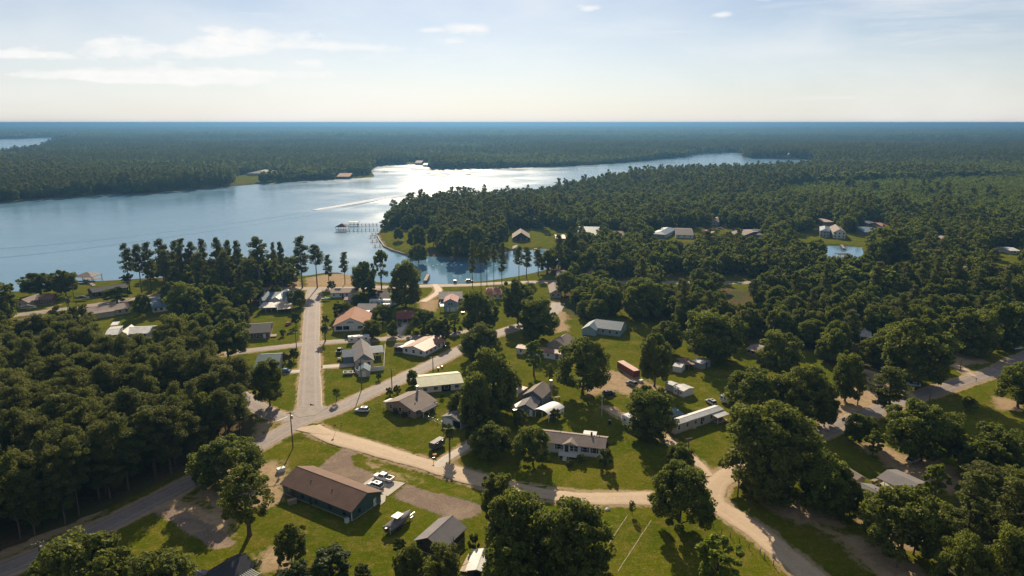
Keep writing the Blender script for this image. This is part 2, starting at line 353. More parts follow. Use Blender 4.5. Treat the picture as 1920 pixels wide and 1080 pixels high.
# ------------------------------------------------------------------ ground: one sheet to the horizon, dug out under the lake
def axis(*segs):
    out = []
    for a, b, st in segs: out += list(np.arange(a, b, st))
    return out
def grow(a, b, st, k):
    out = []; x = a
    while x < b: out.append(x); st *= k; x += st
    return out + [b]
xr = axis((0, 230, 1.5), (230, 520, 4), (520, 1400, 10), (1400, 3600, 60)) + grow(3600, 90000, 70, 1.35)
GX = np.array([-x for x in xr[:0:-1]] + xr)
GY = np.array([-x for x in grow(60, 20000, 20, 1.5)[::-1]] + axis((-40, 90, 8), (90, 420, 1.5), (420, 780, 3), (780, 1800, 8), (1800, 4800, 60)) + grow(4800, 120000, 70, 1.22))
XX, YY = np.meshgrid(GX, GY)
def fbm(x, y, f, seed=0):
    r = np.zeros_like(x); a = 1.0; rs = np.random.RandomState(seed)
    for k in range(4):
        p = rs.rand(4) * 6.28; r += a * (np.sin(x * f + p[0] + 1.7 * np.sin(y * f * .7 + p[1])) * np.sin(y * f * 1.1 + p[2] + 1.3 * np.sin(x * f * .8 + p[3]))); f *= 2.1; a *= .5
    return r
inw = np.zeros_like(XX, bool); dw = np.full_like(XX, 1e9)
for w in WATERS:
    inw |= inside(w, XX, YY); dw = np.minimum(dw, seg_dist(w, XX, YY, True))
sdw = np.where(inw, -dw, dw)                        # signed distance to the shore
ZZ = 0.12 * fbm(XX, YY, .03, 1) * np.clip(sdw / 30, 0, 1)
ZZ = np.where(sdw < 4, np.clip((sdw - 4) * .35, -3.5, 0), ZZ)
for d in DITCH: ZZ -= .7 * np.exp(-(seg_dist(d, XX, YY) / 1.6) ** 2)
droad = np.full_like(XX, 1e9)
for nm, (p, w, k) in ROADS.items(): droad = np.minimum(droad, seg_dist(p, XX, YY) - w / 2)
ZZ = np.where((droad < 4) & (sdw > 4), np.minimum(ZZ, 0) * np.clip(droad / 4, 0, 1) - .05, ZZ)
def mask(polys, soft=2.5):
    m = np.zeros_like(XX)
    for p in polys:
        p = np.array(p); lo = p.min(0) - 12; hi = p.max(0) + 12
        iy = np.where((GY > lo[1]) & (GY < hi[1]))[0]; ix = np.where((GX > lo[0]) & (GX < hi[0]))[0]
        if len(ix) == 0 or len(iy) == 0: continue
        s = np.ix_(iy, ix); x, y = XX[s], YY[s]; d = seg_dist(p, x, y, True); d = np.where(inside(p, x, y), d, -d)
        m[s] = np.maximum(m[s], np.clip(.5 + d / (2 * soft), 0, 1))
    return m
def is_wood(X, Y):
    X = np.asarray(X); Y = np.asarray(Y); w = Y > 330
    for c in CLEAR: w &= ~inside(c, X, Y)
    for c in WOODS: w |= inside(c, X, Y)
    return w
sand = mask(SAND, 4.0); sand = np.maximum(sand, np.clip(1 - np.abs(sdw - 1.5) / 3.0, 0, 1) * .8); sand = np.maximum(sand, np.clip(1.0 - droad / 2.4, 0, .85) * (droad > -1))
gravel = mask(GRAVEL, 1.2)
wood = is_wood(XX, YY).astype(float); wood = np.where((YY > 3900) & (fbm(XX, YY, .0016, 21) + .5 * fbm(XX, YY, .006, 22) > .8), 0, wood)
idx = np.arange(XX.size).reshape(XX.shape)
F = np.stack([idx[:-1, :-1], idx[:-1, 1:], idx[1:, 1:], idx[1:, :-1]], -1).reshape(-1, 4)
gm = np_mesh('ground', np.stack([XX, YY, ZZ], -1).reshape(-1, 3), F, True)
for nm, a in (('sand', sand), ('gravel', gravel), ('wood', wood)):
    at = gm.attributes.new(nm, 'FLOAT', 'POINT'); at.data.foreach_set('value', a.astype(np.float32).ravel())
t = NT('ground_mat')
n1 = t.noise(.035, 6, .6); n2 = t.noise(.17, 7, .68, None, .4); n3 = t.noise(.75, 6, .72); n4 = t.noise(2.6, 4, .7); n5 = t.noise(.012, 4, .5)
grass = t.mix(t.ramp(n1, .35, .65), (.066, .098, .003), (.128, .132, .006))
grass = t.mix(t.ramp(n5, .42, .6, 0, .6), grass, (.090, .128, .005))
grass = t.mix(t.ramp(n2, .44, .66, 0, .9), grass, (.185, .150, .026))
grass = t.mix(t.ramp(n3, .46, .70, 0, .7), grass, (.24, .18, .06))
grass = t.mix(t.ramp(n4, .35, .65, 0, .7), grass, (.046, .066, .002))
soil = t.mix(t.ramp(n3, .35, .7), (.43, .32, .20), (.30, .21, .125)); soil = t.mix(t.ramp(n2, .45, .7, 0, .6), soil, (.22, .17, .09))
edge = t.math('ADD', t.attr('sand'), t.math('MULTIPLY', t.math('SUBTRACT', t.math('ADD', t.math('MULTIPLY', n2, .55), t.math('MULTIPLY', n3, .45)), .5), 2.2))
c = t.mix(t.ramp(edge, .42, .78), grass, soil)
c = t.mix(t.ramp(t.math('ADD', n2, t.math('MULTIPLY', n3, .5)), .90, 1.03, 0, .7), c, soil)
litter = t.mix(t.ramp(n3, .3, .7), (.085, .06, .035), (.16, .11, .06)); litter = t.mix(t.ramp(n1, .4, .6), litter, (.075, .085, .03))
c = t.mix(t.ramp(t.math('ADD', t.attr('wood'), t.math('MULTIPLY', t.math('SUBTRACT', n2, .5), .8)), .4, .7), c, litter)
grav = t.mix(t.ramp(n4, .3, .7), (.16, .12, .095), (.27, .205, .16)); grav = t.mix(t.ramp(n2, .45, .7, 0, .7), grav, (.34, .26, .18))
c = t.mix(t.ramp(t.math('ADD', t.attr('gravel'), t.math('MULTIPLY', t.math('SUBTRACT', t.math('ADD', t.math('MULTIPLY', n3, .5), t.math('MULTIPLY', n2, .5)), .5), 1.8)), .35, .65), c, grav)
hgt = t.math('ADD', t.math('MULTIPLY', n4, .5), n3)
ground = bpy.data.objects.new('ground', gm); link(ground); tag(ground, kind='structure')
gm.materials.append(t.done(t.bsdf(c, 1.0, t.bump(hgt, .55, .25), 0, .0)))

# ------------------------------------------------------------------ water
t = NT('water_mat')
v1 = t.scalevec((.5, 1.0, 1.0)); w1 = t.noise(.35, 3, .6, v1, .3); w2 = t.noise(1.6, 3, .6, v1, .2); w3 = t.noise(.012, 3, .5)
h = t.math('ADD', t.math('MULTIPLY', w1, 1.0), t.math('MULTIPLY', w2, .35))
rough = t.ramp(w3, .35, .68, .17, .25)
sx = t.n('ShaderNodeSeparateXYZ'); t.put(sx.inputs[0], t.co())
calm = t.math('MULTIPLY', t.ramp(sx.outputs[0], -120, -70), t.ramp(sx.outputs[1], 560, 470))      # sheltered cove behind the peninsula
rough = t.math('SUBTRACT', rough, t.math('MULTIPLY', calm, .16))
wav = t.math('SUBTRACT', .35, t.math('MULTIPLY', calm, .26))
b = t.n('ShaderNodeBsdfPrincipled'); b.inputs['Base Color'].default_value = (.115, .235, .34, 1); t.put(b.inputs['Roughness'], rough)
b.inputs['IOR'].default_value = 1.33; t.put(b.inputs['Normal'], t.bump(h, wav, .35)); WATER = t.done(b.outputs[0])
def sheet(name, poly, z, m, kind='structure'):
    bm = bmesh.new(); bm.faces.new([bm.verts.new((x, y, z)) for x, y in poly]); bmesh.ops.triangulate(bm, faces=bm.faces[:])
    bmesh.ops.recalc_face_normals(bm, faces=bm.faces)
    for f in bm.faces:
        if f.normal.z < 0: f.normal_flip()
    me = bpy.data.meshes.new(name); bm.to_mesh(me); bm.free(); me.materials.append(m)
    return tag(link(bpy.data.objects.new(name, me)), kind=kind)
def grow_poly(p, k=6.0):
    c = np.array(p); n = len(c); out = []
    area = sum(c[i][0] * c[(i + 1) % n][1] - c[(i + 1) % n][0] * c[i][1] for i in range(n))
    for i in range(n):
        a, b_ = c[i - 1], c[(i + 1) % n]; d = b_ - a; d = d / max(np.linalg.norm(d), 1e-6); nrm = np.array([d[1], -d[0]]) * (1 if area > 0 else -1)
        out.append(tuple(c[i] + nrm * k))
    return out
lx = [p[0] for p in LAKE]; ly = [p[1] for p in LAKE]
sheet('lake_water', [(min(lx) - 80, min(ly) - 40), (max(lx) + 60, min(ly) - 40), (max(lx) + 60, max(ly) + 60), (min(lx) - 80, max(ly) + 60)], WZ, WATER)
for nm, pl in (('far_lake_water', FARLAKE), ('far_pond_water', FARLAKE2)):
    q = np.array(pl); a, b_ = q.min(0), q.max(0); sheet(nm, [(a[0], a[1]), (b_[0], a[1]), (b_[0], b_[1]), (a[0], b_[1])], WZ + .2, WATER)

# ------------------------------------------------------------------ roads
def road_mat(name, c1, c2, edge, patch):
    t = NT(name); a = t.noise(.12, 5, .65); b = t.noise(1.1, 5, .7); d = t.noise(9, 3, .6)
    c = t.mix(t.ramp(a, .35, .65), c1, c2); c = t.mix(t.ramp(b, .45, .7, 0, .7), c, patch); c = t.mix(t.ramp(t.noise(.5, 6, .75, None, 1.2), .52, .6, 0, .45), c, dk(c1, .72))
    c = t.mix(t.ramp(d, .3, .7, 0, .25), c, dk(c1, .6))
    tr = t.math('ABSOLUTE', t.math('SUBTRACT', t.attr('across'), .5))      # 0 at an edge/centre, wheel tracks between
    e = t.math('ADD', t.attr('across'), t.math('MULTIPLY', t.math('SUBTRACT', b, .5), .5))
    c = t.mix(t.ramp(tr, .0, .2, .5, 0.0), c, dk(c2, 1.18))
    c = t.mix(t.ramp(e, .80, 1.0), c, edge)
    return t.done(t.bsdf(c, .8, t.bump(d, .3, .02), 0, .25))
RM = {'asphalt': road_mat('worn_asphalt', (.215, .178, .158), (.275, .228, .200), (.36, .28, .19), (.33, .28, .235)),
      'dirt': road_mat('sandy_dirt', (.50, .37, .245), (.44, .33, .22), (.26, .21, .10), (.56, .43, .30)),
      'concrete': road_mat('pale_concrete', (.50, .44, .36), (.44, .385, .32), (.40, .33, .24), (.55, .49, .41))}
zr = .0
for nm, (p, w, k) in ROADS.items():
    zr += .003
    L = smooth_line(p, 1.5 if w > 4 else 1.0); d = np.gradient(L, axis=0); d /= np.linalg.norm(d, axis=1)[:, None]; nr = np.stack([d[:, 1], -d[:, 0]], 1)
    rs = np.random.RandomState(len(nm)); wob = 1 + .05 * np.convolve(rs.randn(len(L) + 8), np.ones(9) / 3, 'valid')[:len(L)] * (1.6 if k == 'dirt' else .6)
    fr = np.array([-1, -.8, -.4, 0, .4, .8, 1.0]); V = (L[:, None, :] + nr[:, None, :] * (fr[None, :, None] * (w / 2) * wob[:, None, None]))
    z = np.full(V.shape[:2], .03 + zr) - np.where(np.abs(fr) == 1, .07, 0)[None, :]
    V = np.concatenate([V, z[..., None]], -1).reshape(-1, 3); n = len(fr); I = np.arange(len(L) * n).reshape(-1, n)
    F = np.stack([I[:-1, :-1], I[1:, :-1], I[1:, 1:], I[:-1, 1:]], -1).reshape(-1, 4)[:, ::-1]
    me = np_mesh(nm, V, F, True)
    me.flip_normals() if me.polygons[0].normal.z < 0 else None
    at = me.attributes.new('across', 'FLOAT', 'POINT'); at.data.foreach_set('value', np.tile(np.abs(fr), len(L)).astype(np.float32))
    me.materials.append(RM[k]); tag(link(bpy.data.objects.new(nm, me)), kind='structure')
# the worn apron where the roads meet, and the painted stop line
sheet_mat = mat('apron_asphalt', (.30, .26, .225), .85, .22, .35, 0, .2, .2, 3.0)
sheet('junction_apron', GP([(559, 762), (602, 760), (616, 764), (590, 779), (560, 783), (545, 775)]), .086, sheet_mat)
sheet('gravel_apron', GP([(590, 797), (604, 806), (620, 814.5), (600, 814), (575, 811), (553, 806), (568, 801)]), .090, RM['dirt'])
wp = mat('road_paint', (.62, .58, .52), .7, .35, 2.0)
def strip(name, a, b, w, z, m):
    a = np.array(a[:2]); b = np.array(b[:2]); d = (b - a) / np.linalg.norm(b - a); n = np.array([-d[1], d[0]]) * w / 2
    return sheet(name, [tuple(a + n), tuple(a - n), tuple(b - n), tuple(b + n)], z, m)
strip('stop_line', G(519, 790.5), G(539, 781.5), .45, .096, wp)
strip('edge_line', G(604, 764), G(601.5, 705), .12, .096, wp)
sheet('parking_slab', GP([(699, 895), (760, 906), (727, 931), (680, 908)]), .10, RM['concrete'])
sheet('walkway', GP([(712, 929), (724, 927), (722, 941), (713, 948)]), .11, RM['concrete'])
# ------------------------------------------------------------------ trees: tapered trunk with limbs, crown of leaf clumps
def leaf_mat(name, c1, c2, c3, trans=.35):
    t = NT(name); oi = t.n('ShaderNodeObjectInfo'); rnd = oi.outputs['Random']
    c = t.mix(t.ramp(t.attr('tint'), .1, .9), c1, c2)
    c = t.mix(t.ramp(rnd, .0, 1.0, 0, .75), c, c3)
    c = t.mix(t.ramp(t.math('FRACT', t.math('MULTIPLY', rnd, 7.31)), 0, 1, 0, .35), c, dk(c1, .8))
    c = t.mix(t.ramp(t.noise(.0045, 3, .6, oi.outputs['Location']), .44, .62, 0, .7), c, dk(c2, 1.08))      # stands of lighter growth
    d = t.n('ShaderNodeBsdfDiffuse'); t.put(d.inputs[0], c)
    tr = t.n('ShaderNodeBsdfTranslucent'); br = t.mix(.55, c, dk(c2, 1.6)); t.put(tr.inputs[0], br)
    gl = t.n('ShaderNodeBsdfGlossy'); gl.inputs['Roughness'].default_value = .5; gl.inputs['Color'].default_value = (.8, .8, .8, 1)
    m = t.n('ShaderNodeMixShader'); m.inputs[0].default_value = trans; t.t.links.new(d.outputs[0], m.inputs[1]); t.t.links.new(tr.outputs[0], m.inputs[2])
    m2 = t.n('ShaderNodeMixShader'); m2.inputs[0].default_value = .012; t.t.links.new(m.outputs[0], m2.inputs[1]); t.t.links.new(gl.outputs[0], m2.inputs[2])
    return t.done(m2.outputs[0])
LEAF = {
 'oak': leaf_mat('oak_leaves', (.068, .094, .014), (.150, .175, .024), (.130, .132, .024), .46),
 'pine': leaf_mat('pine_needles', (.066, .084, .020), (.132, .145, .030), (.118, .114, .030), .42),
 'bright': leaf_mat('young_leaves', (.110, .160, .016), (.185, .225, .026), (.150, .178, .022), .50),
 'dark': leaf_mat('evergreen_leaves', (.046, .068, .016), (.092, .115, .022), (.064, .086, .018), .32),
 'palm': leaf_mat('palm_fronds', (.070, .095, .028), (.125, .140, .040), (.095, .110, .033), .38),
}
BARK = mat('bark', (.13, .095, .07), .95, .35, 2.0, 0, .1, .5, 9)
def leaves(cen, rad, n_per, size, rs, up=.25, flat=1.0, thin=1.0):
    """n_per leaf faces in each clump sphere; returns V, F, tint"""
    m = len(cen); N = m * n_per
    C = np.repeat(cen, n_per, 0); Rr = np.repeat(rad, n_per)
    d = rs.randn(N, 3); d /= np.linalg.norm(d, axis=1)[:, None]
    r = Rr * (.45 + .55 * rs.rand(N) ** .5); off = d * r[:, None]; off[:, 2] *= flat
    P = C + off
    nrm = d + .9 * rs.randn(N, 3) * .8; nrm[:, 2] += up; nrm /= np.linalg.norm(nrm, axis=1)[:, None]
    a = np.cross(nrm, rs.randn(N, 3)); a /= np.linalg.norm(a, axis=1)[:, None] + 1e-9; b = np.cross(nrm, a)
    s = size * (.6 + .8 * rs.rand(N)); a *= s[:, None] * .5; b *= (s * thin)[:, None] * .5
    bend = nrm * (s * .18)[:, None]
    V = np.stack([P - a - b, P + a - b * .6 - bend, P + a * .8 + b, P - a * .6 + b + bend * .3], 1).reshape(-1, 3)
    F = np.arange(N * 4).reshape(-1, 4)
    tint = np.clip(np.repeat(rs.rand(m), n_per) * .55 + .45 * rs.rand(N), 0, 1)
    return V, F, tint
def crown_mesh(name, parts, m):
    V = np.concatenate([p[0] for p in parts]); k = 0; Fs = []
    for p in parts: Fs.append(p[1] + k); k += len(p[0])
    me = np_mesh(name, V, np.concatenate(Fs)); at = me.attributes.new('tint', 'FLOAT', 'FACE')
    at.data.foreach_set('value', np.concatenate([p[2] for p in parts]).astype(np.float32)); me.materials.append(m); return me
def limb(mb, a, b, r0, r1, rs, n=4, k=5):
    a = np.array(a, float); b = np.array(b, float); pts = []; rad = []
    for i in range(n + 1):
        t = i / n; p = a + (b - a) * t
        if 0 < i < n: p = p + rs.randn(3) * np.linalg.norm(b - a) * .045
        pts.append(p); rad.append(r0 + (r1 - r0) * t)
    mb.tube(pts, rad, k)
def make_oak(seed, H, W, nclump, nleaf, size, m, low=.2, lod=0, gaps=.0):
    rs = np.random.RandomState(seed); zc = H * (low + .92) / 2; hz = H * (1 - low) / 2; cen = []; rad = []
    lob = [(rs.randn(3), rs.uniform(.75, 1.12)) for _ in range(9)]
    lob = [(l / np.linalg.norm(l), s) for l, s in lob]
    i = 0
    while len(cen) < nclump:
        i += 1; d = rs.randn(3); d /= np.linalg.norm(d)
        if d[2] < -.97: continue
        if d[2] < 0: d[2] = -abs(d[2]) ** .75
        best = max(lob, key=lambda q: q[0] @ d); k = best[1] * (.86 + .14 * (best[0] @ d))
        f = rs.uniform(.62, .98) ** .8 if rs.rand() < .82 else rs.uniform(.2, .6)
        if rs.rand() < gaps and d[2] < .4: continue
        hd = d[:2] / (np.linalg.norm(d[:2]) + 1e-6); rho = math.sqrt(max(0, 1 - d[2] ** 2)) if d[2] > 0 else (1 - abs(d[2]) ** 4) ** .25     # domed: widest low down
        p = np.array([hd[0] * rho * W / 2 * k * f, hd[1] * rho * W / 2 * k * f, zc - H * .06 + d[2] * hz * (k if d[2] > 0 else .9) * (f if d[2] > 0 else 1)]); r = W * rs.uniform(.05, .115)
        if p[2] - r * .7 < H * low * .3: continue
        cen.append(p * [.92, .92, 1]); rad.append(r)
    cen = np.array(cen); rad = np.array(rad); cen[:, 2] += (H - (cen[:, 2] + rad).max())
    cr = crown_mesh('crown', [leaves(cen, rad, nleaf, size, rs, .3, .8)], m)
    mb = MB(); tr = H * .017 + .07; k = 5 if lod else 7
    mb.tube([(0, 0, -.4), (0, 0, .3), (rs.randn() * .1, rs.randn() * .1, H * low), (rs.randn() * .3, rs.randn() * .3, H * .55)], [tr * 1.7, tr * 1.15, tr * .9, tr * .4], k)
    for j in range(3 if lod else 9):
        c = cen[rs.randint(len(cen))]; limb(mb, (0, 0, H * rs.uniform(low * .7, .42)), c, tr * .45, tr * .08, rs)
    return cr, mb.mesh('trunk', BARK, True)
def make_pine(seed, H, W, nlay, nleaf, size, m, low=.45, lod=0, dense=1.0, rnd=False):
    rs = np.random.RandomState(seed); cen = []; rad = []; mb = MB(); tr = H * .0095 + .06; k = 5 if lod else 7
    bend = rs.randn(2) * H * .012; ax = lambda z: np.array([bend[0] * (z / H) ** 2, bend[1] * (z / H) ** 2, z])
    mb.tube([ax(-.4)] + [ax(H * q) for q in (.03, .3, .6, .85, .98)], [tr * 1.5, tr * 1.1, tr * .92, tr * .7, tr * .35, tr * .1], k)
    for i in range(nlay):
        q = (i + rs.rand()) / nlay; z = H * (low + (1 - low) * q)
        prof = (1 - q) ** .55 * min(1, .45 + q * 2.2) if rs.rand() < .9 else .4
        if rnd: prof = math.sqrt(max(.03, 1 - (abs(q - .42) / .6) ** 2.2))
        prof = max(prof, .16); a = rs.rand() * 6.283; L = W / 2 * prof * rs.uniform(.45, 1.05)
        tip = ax(z) + np.array([math.cos(a) * L, math.sin(a) * L, L * rs.uniform(.05, .45)])
        cen.append(tip); rad.append(W * rs.uniform(.09, .15) * (.75 + .35 * dense))
        if L > W * .2: cen.append(ax(z) * .45 + tip * .55 + rs.randn(3) * .2); rad.append(W * rs.uniform(.07, .12) * dense)
        if not lod or i % 3 == 0: limb(mb, ax(z - L * .15), tip, tr * .3, tr * .07, rs, 3, 4)
    cen.append(ax(H * .965)); rad.append(W * .1)
    cen = np.array(cen); rad = np.array(rad)
    return crown_mesh('crown', [leaves(cen, rad, nleaf, size, rs, .5, .62, .55)], m), mb.mesh('trunk', BARK, True)
PROTO = {}
def proto(kind, items): PROTO[kind] = items            # list of (crown mesh, trunk mesh, H, W)
oak = lambda s, H, W, *a, **k: make_oak(s, H, W, *a, **k) + (H, W)
pin = lambda s, H, W, *a, **k: make_pine(s, H, W, *a, **k) + (H, W)
proto('oak', [oak(10 + i, 14, 13, 150, 165, .31, LEAF['oak'], low=(.06, .1, .05, .14, .08)[i], gaps=(.0, .15, .05, .25, .1)[i]) for i in range(5)])
proto('airy', [oak(30 + i, 17, 10, 85, 110, .30, LEAF['oak'], low=.3, gaps=.35) for i in range(2)])
proto('bright', [oak(40 + i, 9, 6.5, 46, 90, .36, LEAF['bright'], low=.2, gaps=.15) for i in range(2)])
proto('shrub', [oak(50 + i, 3.2, 3.4, 40, 70, .24, LEAF['dark'], low=.04) for i in range(3)])
proto('shrub_bright', [oak(55 + i, 3.2, 3.4, 40, 60, .24, LEAF['bright'], low=.04) for i in range(1)])
proto('cedar', [oak(60 + i, 14, 7.0, 100, 130, .30, LEAF['dark'], low=.08) for i in range(2)])
proto('pine', [pin(70 + i, 22, 8.5, (46, 52, 42, 56)[i], 105, .38, LEAF['pine'], low=(.42, .36, .55, .3)[i]) for i in range(4)])
proto('wood_pine', [pin(80 + i, 17, 8.6, 60, 130, .31, LEAF['pine'], low=(.36, .28, .4, .32, .25)[i], dense=1.15, rnd=(i in (0, 2, 4))) for i in range(5)])
proto('oak_mid', [oak(110 + i, 14, 12, 75, 34, .72, LEAF['oak'], low=.06, lod=1) for i in range(4)])
proto('pine_mid', [pin(120 + i, 20, 8, 28, 30, .75, LEAF['pine'], low=.35, lod=1, dense=1.2, rnd=(i != 2)) for i in range(3)])
proto('young_mid', [oak(130 + i, 9, 6, 22, 18, .9, LEAF['bright'], low=.1, lod=1) for i in range(2)])
proto('oak_far', [oak(140 + i, 14, 13, 26, 9, 2.3, LEAF['oak'], low=.1, lod=1) for i in range(4)])
proto('pine_far', [pin(150 + i, 20, 8.5, 12, 8, 2.0, LEAF['pine'], low=.3, lod=1, dense=1.3, rnd=(i != 2)) for i in range(3)])
def make_palm(seed, H, W):
    rs = np.random.RandomState(seed); V = []; F = []; T = []
    for i in range(44):
        a = i * 2.4 + rs.rand() * .4; e = rs.uniform(-.9, 1.1); L = W / 2 * rs.uniform(.85, 1.1); side = np.array([-math.sin(a), math.cos(a), 0])
        p = np.array([0, 0, H * .82]); d = np.array([math.cos(a) * math.cos(e), math.sin(a) * math.cos(e), math.sin(e)]); prev = None
        for s in range(7):
            w = .62 * (1 - abs(s / 6 - .45) * 1.5); cur = [p + side * w - [0, 0, .12 * w], p, p - side * w - [0, 0, .12 * w]]
            if prev is not None:
                n = len(V); V += prev + cur; F += [(n, n + 1, n + 4, n + 3), (n + 1, n + 2, n + 5, n + 4)]; T += [rs.rand()] * 2
            prev = cur; p = p + d * L / 6; d = d + np.array([0, 0, -.22]); d /= np.linalg.norm(d)
    cr = crown_mesh('crown', [(np.array(V), np.array(F), np.array(T))], LEAF['palm'])
    mb = MB(); mb.tube([(0, 0, -.3), (.05, 0, H * .4), (0, 0, H * .84)], [.3, .22, .26], 8); return cr, mb.mesh('trunk', BARK, True), H, W
proto('palm', [make_palm(5, 5.6, 4.2)])
PICK = random.Random(4)
NAMES = dict(oak='oak_tree', airy='oak_tree', bright='young_tree', shrub='shrub', shrub_bright='shrub', cedar='cedar_tree', pine='pine_tree', wood_pine='pine_tree', palm='palm_tree', oak_mid='oak_tree', pine_mid='pine_tree')
CATS = dict(shrub='shrub', shrub_bright='shrub', palm='palm')
TREES = []                                            # (x, y, radius) of every single tree, to keep the woods out of them
def tree(kind, loc, H, W, label, group=None, pick=None, rz=None, tilt=0.0):
    P = PROTO[kind]; cr, tr, h0, w0 = P[(pick if pick is not None else PICK.randrange(len(P))) % len(P)]
    o = empty(NAMES[kind], loc, PICK.uniform(0, 6.283) if rz is None else rz, label, CATS.get(kind, 'tree'), group)
    o.rotation_euler[0] = tilt; o.scale = (W / w0, W / w0, H / h0)
    link(bpy.data.objects.new('trunk', tr), o); link(bpy.data.objects.new('crown', cr), o)
    TREES.append((loc[0], loc[1], W * .5)); return o
def ptree(kind, x0, x1, ytop, ybase, label, group=None, bx=None, **k):
    """a tree from its crown's sides, its top and the spot where its trunk stands"""
    B = G((x0 + x1) / 2 if bx is None else bx, ybase); H = max(height_at(B.y, ytop), .8); W = (x1 - x0) / ppm(B.x, B.y, H * .55)
    return tree(kind, B, H, W * (1.12 if kind in ('oak', 'bright') else 1.04), label, group, **k)
# ------------------------------------------------------------------ buildings
HOUSES = []; VIEW = []            # VIEW: outlines the photograph shows free of wood in front (x0, y0, x1, y1, Y)
W_WHITE = siding('white_siding', (.62, .62, .60)); W_CREAM = siding('cream_siding', (.50, .44, .33)); W_GREEN = siding('green_siding', (.060, .105, .095)); W_BLUE = siding('blue_siding', (.25, .36, .42))
W_GREY = siding('grey_siding', (.30, .33, .35)); W_SLATE = siding('slate_siding', (.13, .18, .22)); W_TAN = brick_wall('tan_brick', (.36, .22, .145)); W_BRICK = brick_wall('brown_brick', (.13, .07, .05)); W_TANS = siding('tan_siding', (.36, .30, .23))
W_DARK = mat('dark_wood', (.06, .045, .035), .8, .3, 3); W_WOOD = mat('weathered_wood', (.30, .23, .16), .85, .3, 2); W_METAL = metal_roof('white_metal_wall', (.60, .61, .62)); W_RED = metal_roof('red_metal_wall', (.20, .055, .042))
R_BROWN = shingle('brown_shingle', (0.152, 0.09, 0.065)); R_GREY = shingle('grey_shingle', (0.196, 0.181, 0.181)); R_DGREY = shingle('charcoal_shingle', (.045, .045, .053)); R_TAUPE = shingle('taupe_shingle', (0.246, 0.196, 0.167)); R_ORANGE = shingle('orange_shingle', (.33, .155, .09))
R_RED = shingle('dark_red_shingle', (0.217, 0.065, 0.058)); R_PINK = metal_roof('faded_red_metal', (.42, .20, .17)); R_GREEN = metal_roof('pale_green_metal', (.34, .35, .20)); R_WHITE = metal_roof('white_metal', (.70, .69, .66)); R_SILVER = metal_roof('silver_metal', (.50, .50, .49))
R_RUST = metal_roof('rusty_metal', (.48, .38, .30), .6, .8); R_TEAL = metal_roof('teal_metal', (.05, .12, .14)); R_BLUE = metal_roof('slate_blue_metal', (.12, .18, .23)); R_REDW = metal_roof('brown_red_metal', (.28, .14, .10), .5)
TRIM = mat('white_trim', (.66, .66, .63), .5, .1); GLASS = glass_mat(); PAINTED_DARK = mat('painted_dark_inside', (.012, .012, .013), .95, .2); STEEL = mat('galvanised_steel', (.45, .46, .47), .4, .15, 2, .6); CONC = mat('foundation', (.30, .28, .25), .9, .2)  # the near-black colour stands in for shade inside open bays
class Bld: pass
def wall_frame(b, side):
    """origin, along, outward for a wall side of the local box"""
    L, W = b.L, b.W
    return {'f': ((0, 0), (1, 0), (0, -1), L), 'b': ((L, W), (-1, 0), (0, 1), L), 'l': ((0, W), (0, -1), (-1, 0), W), 'r': ((L, 0), (0, 1), (1, 0), W)}[side]
def wall_box(mb, b, side, s0, s1, z0, z1, d0, d1):
    o, a, n, _ = wall_frame(b, side); x0, y0 = o[0] + a[0] * s0 + n[0] * d0, o[1] + a[1] * s0 + n[1] * d0; x1, y1 = o[0] + a[0] * s1 + n[0] * d1, o[1] + a[1] * s1 + n[1] * d1
    mb.box(min(x0, x1), min(y0, y1), z0, max(x0, x1), max(y0, y1), z1)
def window(b, side, pos, w=1.1, h=1.2, sill=1.0, frame=None, shutters=None, mull=True):
    c = wall_frame(b, side)[3] * pos if pos <= 1 else pos; s0, s1, z0, z1 = c - w / 2, c + w / 2, sill, sill + h; t = .08; m = MB()
    for q in ((s0 - t, s1 + t, z0 - t, z0), (s0 - t, s1 + t, z1, z1 + t), (s0 - t, s0, z0, z1), (s1, s1 + t, z0, z1)): wall_box(m, b, side, *q, -.02, .06)
    if mull: wall_box(m, b, side, s0, s1, (z0 + z1) / 2 - .03, (z0 + z1) / 2 + .03, .02, .05)
    o = m.build('window', frame or TRIM, b.root); m = MB(); wall_box(m, b, side, s0, s1, z0, z1, -.02, .025); m.build('pane', GLASS, o)
    if shutters:
        for q in ((s0 - t - .42, s0 - t - .03), (s1 + t + .03, s1 + t + .42)): m = MB(); wall_box(m, b, side, *q, z0 - .05, z1 + .05, -.01, .05); m.build('shutter', shutters, b.root)
def door(b, side, pos, w=.95, h=2.05, z0=.1, m=None, name='door'):
    c = wall_frame(b, side)[3] * pos if pos <= 1 else pos; mb = MB(); wall_box(mb, b, side, c - w / 2, c + w / 2, z0, z0 + h, -.02, .05); d = mb.build(name, m or TRIM, b.root)
    if name == 'door': mb = MB(); wall_box(mb, b, side, c + w * .32, c + w * .4, z0 + .95, z0 + 1.05, .05, .11); mb.build('handle', STEEL, d)
